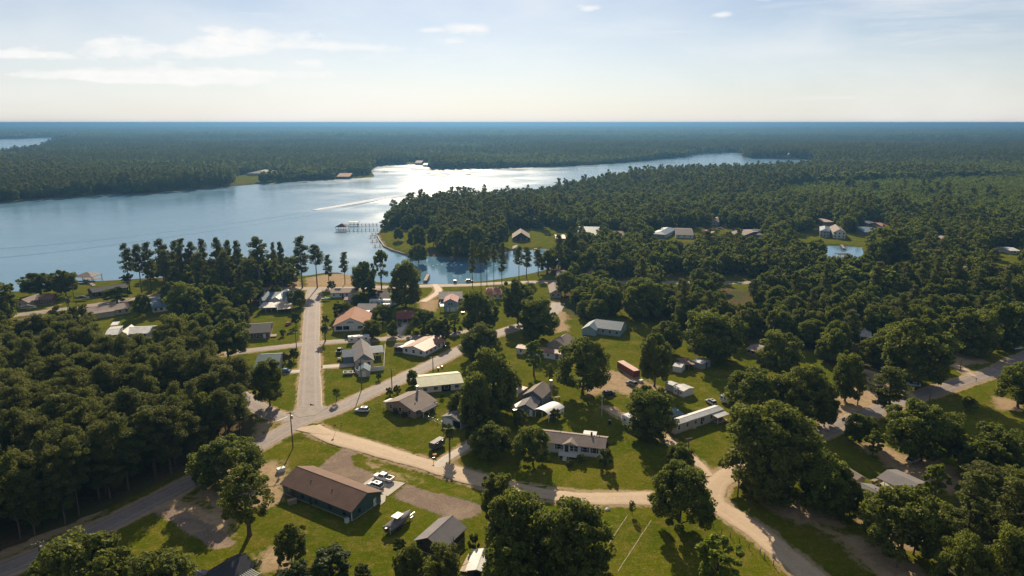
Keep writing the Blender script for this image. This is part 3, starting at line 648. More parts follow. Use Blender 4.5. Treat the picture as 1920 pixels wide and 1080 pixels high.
def roof_mesh(b, kind, e, rise, ov, th=.16, x0=0, y0=0, L=None, W=None):
    L = b.L if L is None else L; W = b.W if W is None else W; m = MB()
    def sec(w):
        s = rise / (w / 2); a = e - ov * s
        return [(-ov, a), (w / 2, e + rise), (w + ov, a), (w + ov, a - th), (w / 2, e + rise - th), (-ov, a - th)]
    if kind == 'gx': m.prism_x([(y0 + y, z) for y, z in sec(W)], x0 - ov, x0 + L + ov)
    elif kind == 'gy': m.prism_y([(x0 + x, z) for x, z in sec(L)], y0 - ov, y0 + W + ov)
    elif kind == 'hip':
        r = min(L, W) / 2; z0 = e - .02; bl = [(-ov, -ov), (L + ov, -ov), (L + ov, W + ov), (-ov, W + ov)]
        rd = [(r, W / 2), (L - r, W / 2)] if L >= W else [(L / 2, r), (L / 2, W - r)]
        v = [(x0 + x, y0 + y, z0 - th) for x, y in bl] + [(x0 + x, y0 + y, z0) for x, y in bl] + [(x0 + x, y0 + y, e + rise) for x, y in rd]
        f = [(3, 2, 1, 0), (0, 1, 5, 4), (1, 2, 6, 5), (2, 3, 7, 6), (3, 0, 4, 7)] + ([(4, 5, 9, 8), (5, 6, 9), (6, 7, 8, 9), (7, 4, 8)] if L >= W else [(4, 5, 8), (5, 6, 9, 8), (6, 7, 9), (7, 4, 8, 9)]); m.add(v, f)
    elif kind == 'shed': m.prism_x([(y0 - ov, e), (y0 + W + ov, e + rise), (y0 + W + ov, e + rise - th), (y0 - ov, e - th)], x0 - ov, x0 + L + ov)
    elif kind == 'arch':
        n = 7; p = [(x0 - ov + (L + 2 * ov) * i / n, e + rise * math.sin(math.pi * i / n) ** .8) for i in range(n + 1)]; m.prism_y(p + [(x, z - .08) for x, z in p[::-1]], y0 - ov, y0 + W + ov)
    return m
def wall_mesh(kind, e, rise, L, W, x0=0, y0=0, z0=0.0):
    m = MB(); k = e + rise - .17
    if kind == 'gx': m.prism_x([(y0, z0), (y0 + W, z0), (y0 + W, e - .15), (y0 + W / 2, k), (y0, e - .15)], x0, x0 + L)
    elif kind == 'gy': m.prism_y([(x0, z0), (x0 + L, z0), (x0 + L, e - .15), (x0 + L / 2, k), (x0, e - .15)], y0, y0 + W)
    elif kind == 'shed': m.prism_x([(y0, z0), (y0 + W, z0), (y0 + W, e + rise - .18), (y0, e - .18)], x0, x0 + L)
    else: m.box(x0, y0, z0, x0 + L, y0 + W, e - .16)
    return m
def bld(name, label, A, B, C, eave, rise, kind, wall, roof, ov=.4, cat='house', zr=None, open_=False, wins=(), group=None, maxd=60, posts=4):
    """A, B: near corners, C: far corner beyond B, as the photograph shows them at eave height"""
    z = eave if zr is None else zr; a, b_, c = G(*A, z), G(*B, z), G(*C, z); x = (b_ - a); x.z = 0; L = x.length; x.normalize(); y = Vector((-x.y, x.x, 0)); W = min(max((c - b_).dot(y), 1.2), maxd)
    b = Bld(); b.L, b.W, b.e = L, W, eave; b.root = empty(name, (a.x, a.y, 0), math.atan2(x.y, x.x), label, cat, group)
    ctr = a + x * L / 2 + y * W / 2; n = max(1, int(round(max(L, W) / min(L, W))))
    for i in range(n):
        t = (i + .5) / n; p = a + (x * L * t + y * W / 2 if L >= W else x * L / 2 + y * W * t); HOUSES.append((p.x, p.y, min(L, W) / 2 + .5))
    cs = [pix(a + x * i + y * j + Vector((0, 0, k))) for i in (0, L) for j in (0, W) for k in (-z * 0 - 0, eave + rise)]; VIEW.append((min(q[0] for q in cs), min(q[1] for q in cs), max(q[0] for q in cs), max(q[1] for q in cs), min(a.y, b_.y)))
    if not open_:
        wall_mesh(kind, eave, rise, L, W).build('wall', wall, b.root)
        MB().box(-.04, -.04, -.15, L + .04, W + .04, .25).build('foundation', CONC, b.root)
    else:
        for i in range(posts):
            for yy in (.1, W - .1): xx = .1 + (L - .2) * i / (posts - 1); MB().box(xx - .07, yy - .07, 0, xx + .07, yy + .07, eave - .1).build('post', wall, b.root)
    b.roof = roof_mesh(b, kind, eave, rise, ov).build('roof', roof, b.root)
    if kind in ('gx', 'gy') and not open_ and max(L, W) > 6:
        m = MB(); k = eave + rise
        if kind == 'gx': m.prism_x([(W / 2 - .22, k - .12), (W / 2, k + .05), (W / 2 + .22, k - .12)], -ov, L + ov)
        else: m.prism_y([(L / 2 - .22, k - .12), (L / 2, k + .05), (L / 2 + .22, k - .12)], -ov, W + ov)
        m.build('ridge_cap', roof, b.roof)
    for w in wins: window(b, *w) if not isinstance(w, dict) else window(b, **w)
    return b
def wing(b, x0, y0, L, W, e, rise, kind, wall, roof, ov=.35, z0=0.0):
    if wall: wall_mesh(kind, e, rise, L, W, x0, y0, z0).build('wing_wall', wall, b.root)
    return roof_mesh(b, kind, e, rise, ov, .15, x0, y0, L, W).build('wing_roof', roof, b.root)
def chimney(b, x, y, z0, z1, m, r=.35): MB().box(x - r, y - r, z0, x + r, y + r, z1).build('chimney', m, b.roof)
def vents(b, pts):
    for x, y, z in pts: MB().box(x - .12, y - .12, z - .3, x + .12, y + .12, z + .15).build('roof_vent', W_DARK, b.roof)
def rw(side, n, **k): return [dict(side=side, pos=(i + .5) / n, **k) for i in range(n)]

# --- foreground
b = bld('green_house', 'long dark green house with a brown shingle roof beside the parked white cars', (530, 905), (658.7, 956), (712.5, 920), 3.0, 2.1, 'gx', W_GREEN, R_BROWN, .55, wins=rw('f', 5, w=1.0, h=1.3, sill=.9, frame=W_GREEN) + rw('r', 2, w=.9, h=1.1, frame=W_GREEN))
door(b, 'f', .42, m=W_DARK); door(b, 'f', .16, 1.4, m=W_DARK); door(b, 'r', .78, m=TRIM); vents(b, [(b.L * .3, b.W * .3, 4.25), (b.L * .62, b.W * .28, 4.2)])
for q in (0, b.L): m = MB(); m.box(q - .08, -.08, .2, q + .08, .08, 2.8); m.build('corner_board', TRIM, b.root)
MB().box(-.55, -.66, 2.35, b.L + .55, -.57, 2.45).build('gutter', W_GREEN, b.roof)
ac = empty('air_conditioner', (b.root.matrix_basis @ Vector((b.L - .7, -.9, 0))), b.root.rotation_euler.z, 'white air conditioner box at the corner of the green house', 'air conditioner'); MB().box(-.4, -.4, .08, .4, .4, 1.15).build('housing', TRIM, ac); MB().box(-.3, -.3, 1.15, .3, .3, 1.2).build('fan_grille', STEEL, ac); MB().box(-.5, -.5, -.02, .5, .5, .08).build('pad', CONC, ac)
b = bld('grey_shed', 'dark shed with a grey gable roof beside the boat', (780, 1011), (829, 1028), (876, 990), 2.6, 1.7, 'gy', W_DARK, R_GREY, .45, cat='shed'); door(b, 'r', .35, 2.4, 2.2, m=PAINTED_DARK)
b = bld('pale_roofed_shed', 'dark shed with a white metal roof at the bottom edge', (876, 1068), (912, 1072), (932, 1036), 2.5, .5, 'gy', W_DARK, R_WHITE, .35, cat='shed'); door(b, 'f', .5, 1.2, m=PAINTED_DARK)
dk0 = empty('wooden_deck', G(869, 1064), .0, 'pale timber deck left of the white metal shed roof', 'deck'); p0, p1, p3 = G(862, 1074), G(879, 1078), G(880, 1040); dx = (p1 - p0); dy = (p3 - p0); dk0.location = (p0.x, p0.y, 0); dk0.rotation_euler[2] = math.atan2(dx.y, dx.x) + .1
Ld, Wd = dx.length + 1.6, dy.length; me = MB().box(0, 0, .42, Ld, .32, .47).mesh('plank', mat('pale_timber', (.52, .42, .30), .8, .25, 1.5))
for i in range(int(Wd / .36)): o = link(bpy.data.objects.new('plank', me), dk0); o.location = (0, i * .36, 0)
[MB().box(x, y, -.1, x + .12, y + .12, .41).build('support', W_WOOD, dk0) for x in (.1, Ld - .25) for y in (.1, Wd - .4)]
b = bld('shaded_house', 'house with a dark slate roof in tree shade at the bottom left edge', (395, 1108), (474, 1060), (452, 1035), 2.8, 1.5, 'gx', W_GREY, R_DGREY, .5, wins=rw('r', 2)); wing(b, -.2, b.W * .5, 3.2, b.W * .62, 2.9, .9, 'gy', W_GREY, R_GREY)
pg = empty('pergola', (b.root.matrix_basis @ Vector((b.L * .38, -.6, 0))), b.root.rotation_euler.z, 'white slatted pergola on the dark-roofed house at the bottom edge', 'pergola')
Lp = b.L * .6; me = MB().box(0, -2.6, 2.5, .07, .5, 2.62).mesh('slat', TRIM)
for i in range(int(Lp / .42)): o = link(bpy.data.objects.new('slat', me), pg); o.location = (i * .42, 0, 0)
for yy in (-2.4, .2): MB().box(0, yy, 2.36, Lp, yy + .1, 2.5).build('beam', TRIM, pg)
for xx in (.1, Lp / 2, Lp - .2): MB().box(xx, -2.4, -.05, xx + .1, -2.3, 2.36).build('post', TRIM, pg)
b = bld('tan_house', 'tan brick house with a grey shingle roof and metal flue on the corner lawn', (724, 753.5), (777, 770), (812, 749), 2.7, 2.0, 'gy', W_TAN, R_TAUPE, .5, wins=rw('f', 3, w=1.1, h=1.3) + rw('r', 4, w=1.1, h=1.2))
chimney(b, b.L * .45, b.W - 1.2, 4.0, 6.6, STEEL, .3); wing(b, b.L, b.W * .18, 2.0, b.W * .6, 2.3, .4, 'gy', None, R_GREY); vents(b, [(b.L * .72, b.W * .5, 4.0), (b.L * .8, b.W * .3, 3.6)])
for k in range(3): MB().box(b.L + 1.75, b.W * (.2 + .27 * k), 0, b.L + 1.87, b.W * (.2 + .27 * k) + .12, 2.2).build('porch_post', TRIM, b.root)
wing(b, -1.9, .6, 1.9, 3.0, 2.2, .25, 'gy', None, R_WHITE, .1)
for k in (0, 1): MB().box(-1.85, .7 + 2.6 * k, 0, -1.75, .8 + 2.6 * k, 2.1).build('porch_post', TRIM, b.root)
b = bld('green_roofed_hall', 'long low hall with a pale green metal roof behind the tan house', (787, 724), (866, 716), (870, 695), 2.9, 1.3, 'gx', W_WHITE, R_GREEN, .6, cat='hall', wins=rw('f', 4, w=1.4, h=1.0)); door(b, 'f', .62, 3.2, 2.3, m=PAINTED_DARK, name='dark_bay_panel')  # open bay is a dark panel, shade put into its colour
b = bld('small_garage', 'small garage with a white door and dark open bay beside the tan house', (829, 780), (864.5, 791), (891, 775), 2.5, 1.2, 'gy', W_GREY, R_GREY, .35, cat='garage'); door(b, 'f', .3, b.L * .46, 2.1, m=TRIM, name='garage_door'); door(b, 'f', .77, b.L * .36, 2.1, m=PAINTED_DARK, name='dark_bay_panel')  # right bay is a flat panel with its inside shade painted on
b = bld('blue_grey_house', 'blue-grey house with a taupe gable roof behind the white carport', (982.5, 739), (1016, 745), (1034, 728), 3.5, 1.9, 'gy', W_SLATE, R_TAUPE, .4, wins=rw('r', 4, w=1.0, h=1.5, sill=1.2) + rw('f', 2)); chimney(b, b.L * .9, b.W + .9, .5, 6.0, STEEL, .4)
b = bld('slate_cottage', 'small slate-blue cottage with a dark gable roof left of the white carport', (970, 763), (1001, 767), (1014, 752), 2.6, 1.4, 'gy', W_SLATE, R_GREY, .35, wins=rw('f', 2, w=1.0, h=1.1)); door(b, 'f', .82, m=TRIM)
b = bld('white_carport', 'white metal carport with a curved roof in front of the blue-grey house', (1003, 767.5), (1029, 777), (1056, 762.5), 2.6, .75, 'arch', TRIM, R_WHITE, .15, cat='carport', open_=True, posts=3); m = MB(); m.box(b.L - .05, 0, 1.2, b.L, b.W, 2.6); m.build('side_panel', R_WHITE, b.root)
b = bld('flat_roofed_shed', 'shed with a flat white rust-stained roof left of the blue-grey house', (951, 733), (970, 738), (985, 727), 2.4, .25, 'shed', W_WOOD, R_RUST, .25, cat='shed')
b = bld('patio_cover', 'pale patio cover left of the slate-blue cottage', (957, 763), (970, 767), (984, 749), 2.3, .2, 'shed', W_WOOD, R_SILVER, .1, cat='canopy', open_=True, posts=2)
# double-wide with porch
b = bld('double_wide_house', 'white double-wide house with black shutters and a railed front porch', (1008, 825.5), (1132.5, 840), (1136, 818), 3.2, 1.35, 'gx', W_WHITE, R_TAUPE, .4)
for p in (.1, .33, .72, .86): window(b, 'f', p, 1.15, 1.35, 1.35, shutters=W_DARK)
px = b.L * .50; door(b, 'f', .445, 1.0, 2.1, .75, W_DARK)
gb = roof_mesh(b, 'gy', 3.25, .9, .25, .14, px - 1.9, -.55, 3.8, 3.2).build('porch_gable', R_TAUPE, b.root); m = MB(); m.prism_y([(px - 1.7, 3.1), (px + 1.7, 3.1), (px, 3.95)], -.45, 1.4); m.build('gable_wall', W_WHITE, b.root)
for q in (-.65, .65): window(b, 'f', px + 1.0 + q * .9, 1.0, 1.5, 1.2)
MB().box(px - 2.9, -2.6, .62, px + 2.6, -.05, .75).build('porch_deck', TRIM, b.root)
m = MB()
for i in range(20): m.box(px - 2.85 + i * .285, -2.6, .75, px - 2.80 + i * .285, -2.55, 1.6)
for zz in (.85, 1.6): m.box(px - 2.9, -2.62, zz, px - 1.6, -2.54, zz + .07); m.box(px - .4, -2.62, zz, px + 2.6, -2.54, zz + .07)
for xx in (px - 2.9, px + 2.53): m.box(xx, -2.6, 1.55, xx + .07, -.1, 1.62); [m.box(xx, -2.5 + k * .3, .75, xx + .05, -2.45 + k * .3, 1.6) for k in range(8)]
m.build('railing', TRIM, b.root)
for i in range(4): MB().box(px - 1.55, -2.62 - .3 * (i + 1), .46 - .16 * i, px - .45, -2.62 - .3 * i, .56 - .16 * i).build('step', TRIM, b.root)
[MB().box(px - 2.8 + 2.6 * k, -2.5, -.1, px - 2.65 + 2.6 * k, -2.35, .62).build('porch_post', TRIM, b.root) for k in range(3)]
vents(b, [(b.L * .3, b.W * .6, 4.3), (b.L * .82, b.W * .62, 4.3), (b.L * .86, b.W * .62, 4.3), (b.L * .9, b.W * .62, 4.3)]); chimney(b, b.L * .78, b.W * .62, 4.1, 5.3, W_DARK, .25); wing(b, b.L * .63, b.W, 3.6, 2.4, 2.9, .25, 'shed', W_WHITE, R_WHITE, .1)
b = bld('long_trailer', 'long white trailer home with a pale metal roof and front awning', (1266, 797), (1356, 767), (1347, 757.5), 3.1, .45, 'gx', W_CREAM, R_SILVER, .2, wins=rw('f', 6, w=.9, h=1.1, sill=1.3)); door(b, 'f', .55, z0=.5, m=W_DARK)
wing(b, b.L * .74, -2.6, b.L * .25, 2.5, 2.5, .3, 'shed', None, R_SILVER, .1)
for k in range(3): MB().box(b.L * (.75 + .115 * k), -2.5, 0, b.L * (.75 + .115 * k) + .1, -2.4, 2.4).build('awning_post', TRIM, b.root)
MB().box(b.L * .75, -2.5, .3, b.L * .98, -.05, .5).build('porch_deck', W_WOOD, b.root)
b = bld('tarp_shed', 'blue-grey flat shelter behind the long trailer', (1262, 781), (1284, 777), (1272, 764), 2.2, .2, 'shed', W_WOOD, R_BLUE, .1, cat='shed', open_=True, posts=3)
b = bld('cottage', 'white cottage with a grey roof half hidden behind dark oaks at right', (1590, 926), (1642, 953), (1668, 924), 2.8, 1.6, 'gx', W_WHITE, R_GREY, .4, wins=rw('f', 5, w=.9, h=1.5, sill=.7)); vents(b, [(b.L * .4, b.W * .65, 4.0), (b.L * .7, b.W * .65, 4.0)])
b = bld('open_shelter', 'open-sided shelter with a wide dark grey roof right of the cottage', (1649, 895), (1701, 919), (1727, 901), 2.6, .9, 'gx', TRIM, R_GREY, .5, cat='shelter', open_=True, posts=6); MB().box(b.L * .3, b.W * .5, 0, b.L, b.W - .2, 2.4).build('dark_shade_box', W_DARK, b.root)  # solid dark box stands in for the shade under the open roof
b = bld('narrow_shed', 'narrow dark shed with a sunlit roof edge above the cottage', (1578, 880), (1607, 898), (1612, 889), 2.3, .7, 'gx', W_WOOD, R_TAUPE, .3, cat='shed')
tag(sheet('patio_slab', GP([(1649, 907), (1658, 903), (1678, 919), (1668, 923)]), .09, RM['concrete']), kind='structure')
# --- back lawn
b = bld('brown_roofed_trailer', 'long white trailer home with a thin brown-red roof behind the young tree', (968, 664), (1054, 677), (1060, 666), 2.8, .6, 'gx', W_WHITE, R_REDW, .25, zr=0, maxd=4.6, wins=rw('f', 5, w=.8, h=1.0, sill=1.2)); door(b, 'f', .88, z0=.4, m=W_DARK)
b = bld('gable_house', 'tan house with a tall grey gable roof behind the brown-roofed trailer', (1026, 645), (1062, 651), (1073, 637), 2.9, 2.4, 'gy', W_TANS, R_TAUPE, .4, wins=rw('f', 2, w=.9, h=.9)); window(b, 'f', .5, .7, .7, 3.6)
bld('small_carport', 'small white carport beside the tan gable house', (1068, 646), (1084, 649), (1088, 640), 2.3, .3, 'shed', TRIM, R_WHITE, .15, cat='carport', open_=True, posts=2)
b = bld('pale_blue_house', 'pale blue house with a slate-blue metal roof on the back lawn', (1112, 613), (1163, 619), (1176, 606), 3.0, 2.2, 'gx', W_BLUE, R_BLUE, .35, wins=rw('f', 4) + rw('r', 2)); wing(b, -b.L * .32, -b.W * .30, b.L * .5, b.W * .95, 2.8, 1.7, 'gy', W_BLUE, R_BLUE)
bld('red_container', 'long red freight container with a rust-pink roof on bare soil', (1157, 690), (1188, 709), (1196, 702), 2.7, .05, 'shed', W_RED, R_PINK, .02, cat='container', zr=0, maxd=2.6)
b = bld('white_camper_shed', 'white cabin with an orange door right of the tall dark tree', (1262, 738), (1281, 746), (1292, 736), 2.4, .5, 'gx', W_WHITE, R_SILVER, .1, cat='cabin', zr=0, wins=rw('f', 2, w=.7, h=.7)); door(b, 'f', .52, m=R_PINK)
bld('grey_cabin', 'grey cabin joined behind the white cabin with the orange door', (1247, 730), (1261, 735), (1266, 729), 2.4, .3, 'gx', W_GREY, R_SILVER, .1, cat='cabin', zr=0)
bld('small_white_camper', 'small white cabin beside the brown canopy', (1261, 697), (1277, 700), (1286, 693), 2.3, .4, 'gx', W_WHITE, R_SILVER, .1, cat='cabin', zr=0)
bld('brown_canopy', 'flat brown canopy between two small white sheds', (1281, 684), (1303, 683), (1292, 671), 2.1, .1, 'shed', W_WOOD, mat('brown_tarp', (.24, .15, .11), .8), .1, cat='canopy', open_=True, posts=3)
b = bld('white_roofed_shed', 'grey-walled shed with a bright white roof on the back lawn', (1298, 676), (1317, 682), (1325, 674), 2.3, .4, 'gx', W_GREY, R_WHITE, .1, cat='shed'); door(b, 'r', .5, m=W_DARK)
# --- village by the main road
b = bld('brown_roofed_house', 'long white house with a brown roof and cream patio cover beside the diagonal road', (755, 651), (796, 658), (836, 638), 2.6, 1.4, 'gy', W_WHITE, R_REDW, .4, wins=rw('f', 3) + rw('r', 5)); wing(b, -2.6, 0, 2.6, b.W * .62, 2.3, .35, 'gy', None, R_WHITE, .15)
for k in range(4): MB().box(-2.5, .2 + k * b.W * .19, 0, -2.4, .3 + k * b.W * .19, 2.2).build('patio_post', TRIM, b.root)
b = bld('small_dark_carport', 'small black-roofed shelter left of the long brown-roofed house', (739, 651), (755, 651), (755, 643), 2.2, .5, 'gx', W_DARK, R_DGREY, .15, cat='shelter')
b = bld('grey_cross_gabled_house', 'white house with crossing grey gable roofs and a white yard fence', (666, 677), (700, 674), (697, 645), 3.0, 2.6, 'gy', W_CREAM, R_GREY, .4, wins=rw('f', 2))
wing(b, -b.L * .62, b.W * .35, b.L * .75, b.W * .42, 2.8, 1.5, 'gx', W_SLATE, R_BLUE); wing(b, b.L * .7, b.W * .48, b.L * .95, b.W * .42, 2.7, 1.2, 'gx', None, R_BLUE); m = MB(); m.prism_y([(.25, 3.0), (b.L - .25, 3.0), (b.L / 2, 5.3)], -.09, -.02); m.build('gable_panel', W_SLATE, b.root)
for k in range(4): MB().box(b.L * (1.0 + .2 * k), b.W * .48, 0, b.L * (1.0 + .2 * k) + .14, b.W * .48 + .14, 2.6).build('porch_post', TRIM, b.root)
wing(b, b.L * .2, b.W * .92, b.L * .8, b.W * .25, 2.8, 1.2, 'gx', W_CREAM, R_GREY)
b = bld('garden_shed', 'small cream shed with a slate gable in the corner of the white fence', (671.5, 696), (692.5, 695), (690.5, 685.5), 2.4, 1.3, 'gy', W_CREAM, R_BLUE, .25, cat='shed'); door(b, 'f', .5, 1.4, m=TRIM)
def fence(name, label, pts, h, m, gap=2.4, rails=None, zb=.05):
    P = [G(*p) for p in pts]; o = empty(name, P[0], 0, label, 'fence')
    for a, c in zip(P[:-1], P[1:]):
        d = c - a; n = max(1, int(round(d.length / gap))); st = d.length / n; ang = math.atan2(d.y, d.x)
        me = MB().box(.06, -.025, zb, st - .06, .025, h).mesh('panel', m) if rails is None else None
        pm_ = MB().box(-.06, -.06, -.2, .06, .06, h + .08).mesh('post', m)
        for i in range(n + 1):
            q = a - P[0] + d * (i / n); x = link(bpy.data.objects.new('post', pm_), o); x.location = q; x.rotation_euler[2] = ang
            if me and i < n: x = link(bpy.data.objects.new('panel', me), o); x.location = q; x.rotation_euler[2] = ang
        if rails:
            for z in rails: m_ = MB(); q = a - P[0]; m_.tube([(q.x, q.y, z), (q.x + d.x, q.y + d.y, z)], .025, 5); m_.build('rail', m, o)
    return o
fence('white_fence', 'white panel fence around the yard of the cross-gabled house', [(722.5, 652), (720, 694), (694, 697)], 1.7, TRIM); fence('white_side_fence', 'short white fence left of the small cream shed', [(666, 686), (666.5, 699), (672, 703)], 1.7, TRIM)
fence('wire_fence', 'thin wire fence between the tan house and the garage', [(795, 785), (812, 790), (829, 797)], 1.2, STEEL, 2.2, (.3, .7, 1.15))
b = bld('orange_roofed_house', 'white house with a wide orange-brown gable roof and screened porch', (626, 610), (689, 608), (684, 587), 3.0, 3.3, 'gy', W_WHITE, R_ORANGE, .5)
for k in range(4): window(b, 'f', b.L * (.40 + .055 * k), .5, .9 if k in (1, 2) else .6, 3.7, mull=False)
for q in (.15, .36): door(b, 'f', q, b.L * .18, 1.7, .8, PAINTED_DARK, 'dark_screen_panel')  # dark panels painted as the shaded porch behind the screens
door(b, 'f', .58, 1.1, 2.1, .2, TRIM); window(b, 'f', .78, 2.2, 1.2, 1.1); m = MB(); m.box(b.L * .3, b.W * .97, 5.4, b.L * .98, b.W + .7, 5.7); wing(b, b.L * .08, b.W * .9, b.L * .84, b.W * .35, 3.0, .5, 'gx', W_WHITE, R_WHITE, .3)
b = bld('grey_outbuilding', 'grey-roofed outbuilding behind the orange-roofed house', (668, 581), (702, 581), (702, 568.5), 3.0, 1.6, 'gx', W_TANS, R_GREY, .35, cat='outbuilding', wins=rw('f', 3)); door(b, 'f', .7, 2.4, 2.2, m=PAINTED_DARK, name='dark_bay_panel')  # solid dark panel in place of the shaded bay
b = bld('white_trailer_home', 'white trailer home with a taupe roof beside the beach', (620, 549), (668, 548), (671, 539.5), 2.7, 1.0, 'gx', W_WHITE, R_TAUPE, .3, wins=rw('f', 4, w=.9, h=1.0)); door(b, 'f', .46, m=W_DARK)
bld('pink_roofed_shed', 'tiny shed with a pink roof below the white trailer home', (645, 562), (657, 562), (657, 557.5), 2.0, .8, 'gx', W_GREY, R_PINK, .2, cat='shed')
b = bld('charcoal_roofed_house', 'house with a wide charcoal roof behind the white travel trailer', (697, 561), (742, 562), (747, 545), 2.8, 2.1, 'gx', W_TANS, R_DGREY, .5, wins=rw('f', 4))
b = bld('red_roofed_carport', 'carport with a dark red roof over the long driveway', (744, 597), (774, 596), (779, 582), 2.6, .9, 'gx', TRIM, R_RED, .4, cat='carport', open_=True, posts=4); MB().box(.1, b.W * .55, 0, b.L - .1, b.W - .15, 2.4).build('store_room', W_WHITE, b.root)
b = bld('two_storey_blue_house', 'narrow two-storey pale blue house with a faded red roof and balcony', (832, 566), (857, 566), (858, 556), 5.0, 1.6, 'gy', W_BLUE, R_PINK, .3); [window(b, 'f', p, .8, 1.1, 3.4) for p in (.4, .6)]; door(b, 'f', .3, 1.0, m=TRIM); door(b, 'f', .68, 2.4, 2.1, m=TRIM, name='garage_door')
MB().box(-2.2, .4, 2.6, -.02, 4.2, 2.75).build('balcony', TRIM, b.root); m = MB(); [m.box(-2.2, .4 + k * .4, 2.75, -2.14, .46 + k * .4, 3.65) for k in range(10)]; m.box(-2.2, .4, 3.6, -2.1, 4.2, 3.7); m.build('railing', TRIM, b.root); [MB().box(-2.1, y, 0, -1.95, y + .15, 2.6).build('balcony_post', TRIM, b.root) for y in (.5, 3.9)]
b = bld('grey_lake_house', 'low house with a wide grey gable roof behind the two-storey blue house', (824, 560), (866, 559), (872, 546), 2.7, 1.7, 'gx', W_GREY, R_GREY, .5, wins=rw('f', 4)); wing(b, b.L * .2, -1.2, b.L * .4, b.W * .7, 2.7, 1.6, 'gy', W_GREY, R_GREY)
b = bld('orange_hip_house', 'house with an orange-tan hip roof beside the shore road', (911, 552), (944, 552), (946, 540), 2.7, 2.0, 'hip', W_CREAM, R_ORANGE, .4, wins=rw('f', 3)); chimney(b, b.L * .75, b.W * .5, 3.5, 5.6, W_TAN)
bld('cove_road_house', 'tan house with a taupe roof beyond the sandy drive', (1032, 549), (1052, 549), (1050, 534), 2.8, 1.6, 'gy', W_TANS, R_TAUPE, .4, wins=rw('f', 2))
b = bld('white_corner_house', 'white house with a blue metal roof and a sunlit cream gable', (486, 563), (530, 563), (537, 545.5), 2.8, 2.0, 'gx', W_WHITE, R_BLUE, .4, wins=rw('f', 4)); wing(b, b.L * .48, -.8, b.L * .5, b.W * .9, 2.9, 1.9, 'gy', W_WHITE, R_WHITE)
b = bld('metal_roofed_shed', 'long shed with a pale metal roof in front of the white corner house', (486, 577), (520, 576), (524, 567.5), 2.5, .35, 'shed', W_WHITE, R_SILVER, .25, cat='shed', open_=True, posts=4); MB().box(.2, b.W * .6, 0, b.L * .55, b.W - .2, 2.3).build('store_room', W_WHITE, b.root)
b = bld('rusty_roofed_shed', 'shed with a patchy rust-coloured roof beside the main road', (520, 580), (547, 578), (549, 565.5), 2.5, .4, 'shed', W_WOOD, R_RUST, .25, cat='shed', open_=True, posts=3); MB().box(.2, b.W * .5, 0, b.L - .2, b.W - .2, 2.3).build('store_room', W_DARK, b.root)
b = bld('dark_brick_house', 'dark brick house with a charcoal roof on the lawn left of the main road', (461, 625), (505, 622), (511, 604), 2.8, 1.7, 'gx', W_BRICK, R_DGREY, .45, wins=rw('f', 4)); door(b, 'f', .78, 1.0, m=TRIM); MB().box(b.L + .02, .5, .3, b.L + 2.6, 4.0, .45).build('side_deck', W_WOOD, b.root); wing(b, -1.8, 1.0, 1.8, 3.4, 2.2, .3, 'shed', None, R_TAUPE, .1)
b = bld('green_roofed_cottage', 'cottage with a dark teal metal roof behind the dark roadside tree', (478, 688), (520, 686), (519, 662), 2.8, 2.2, 'gx', W_CREAM, R_TEAL, .4, wins=rw('f', 3)); wing(b, b.L * .45, -1.5, b.L * .45, b.W * .6, 2.7, 1.7, 'gy', W_CREAM, R_TEAL)
# --- left shore
b = bld('long_lakeside_house', 'long dark lakeside house beside the boat dock', (175, 548), (240, 538), (237, 531), 2.7, 1.3, 'gx', W_DARK, R_DGREY, .5, wins=rw('f', 6)); door(b, 'f', .12, 4.2, 2.2, m=PAINTED_DARK, name='dark_carport_panel')  # dark panel on the wall paints the carport's inside shade
bld('dark_shore_house', 'low house with a dark brown roof under the flat-topped oak', (50, 564), (97, 560), (96, 551), 2.6, 1.3, 'gx', W_BRICK, R_BROWN, .4, wins=rw('f', 5))
bld('brown_gable_house', 'small brown gabled house at the left edge by the shore road', (31, 567), (53, 567), (53, 556), 2.6, 1.7, 'gy', W_TANS, R_TAUPE, .4, wins=rw('f', 2))
b = bld('cream_house', 'long cream house with a weathered brown roof beside the shore road', (166, 588), (243, 577), (242, 566), 2.7, 1.4, 'gx', W_CREAM, R_TAUPE, .4, wins=rw('f', 6)); wing(b, 0, -1.3, b.L * .6, 3, 2.6, .5, 'shed', W_CREAM, R_TAUPE); door(b, 'r', .5, m=W_DARK)
bld('rust_brown_house', 'house with a rust-brown roof half behind the pines near the shore road', (45, 606), (86, 597), (80, 588), 2.6, 1.2, 'gx', W_TANS, R_BROWN, .5, wins=rw('f', 4))
bld('grey_wood_edge_shed', 'grey-roofed shed at the top edge of the left wood', (197, 629), (219, 627), (216, 612), 2.4, .6, 'gx', W_GREY, R_SILVER, .3, cat='shed')
b = bld('white_roofed_cottage', 'cottage with bright white metal roofs at the top edge of the left wood', (231, 626), (278, 624), (283, 611), 2.6, 1.3, 'gx', W_WHITE, R_WHITE, .4, wins=rw('f', 3)); wing(b, -1.5, -1, b.L * .35, b.W * .9, 2.6, 1.6, 'gy', W_WHITE, R_SILVER)
bld('white_canopy', 'small white canopy on the lawn above the grey wood-edge shed', (207, 610), (220, 609), (219, 604), 2.2, .2, 'shed', TRIM, R_WHITE, .1, cat='canopy', open_=True, posts=2)
b = bld('blue_roofed_yard_house', 'pale house with blue roof glimpsed among trees right of the cream house', (286, 577), (318, 573), (316, 555), 2.7, 1.4, 'gx', W_WHITE, R_BLUE, .4, wins=rw('f', 3))
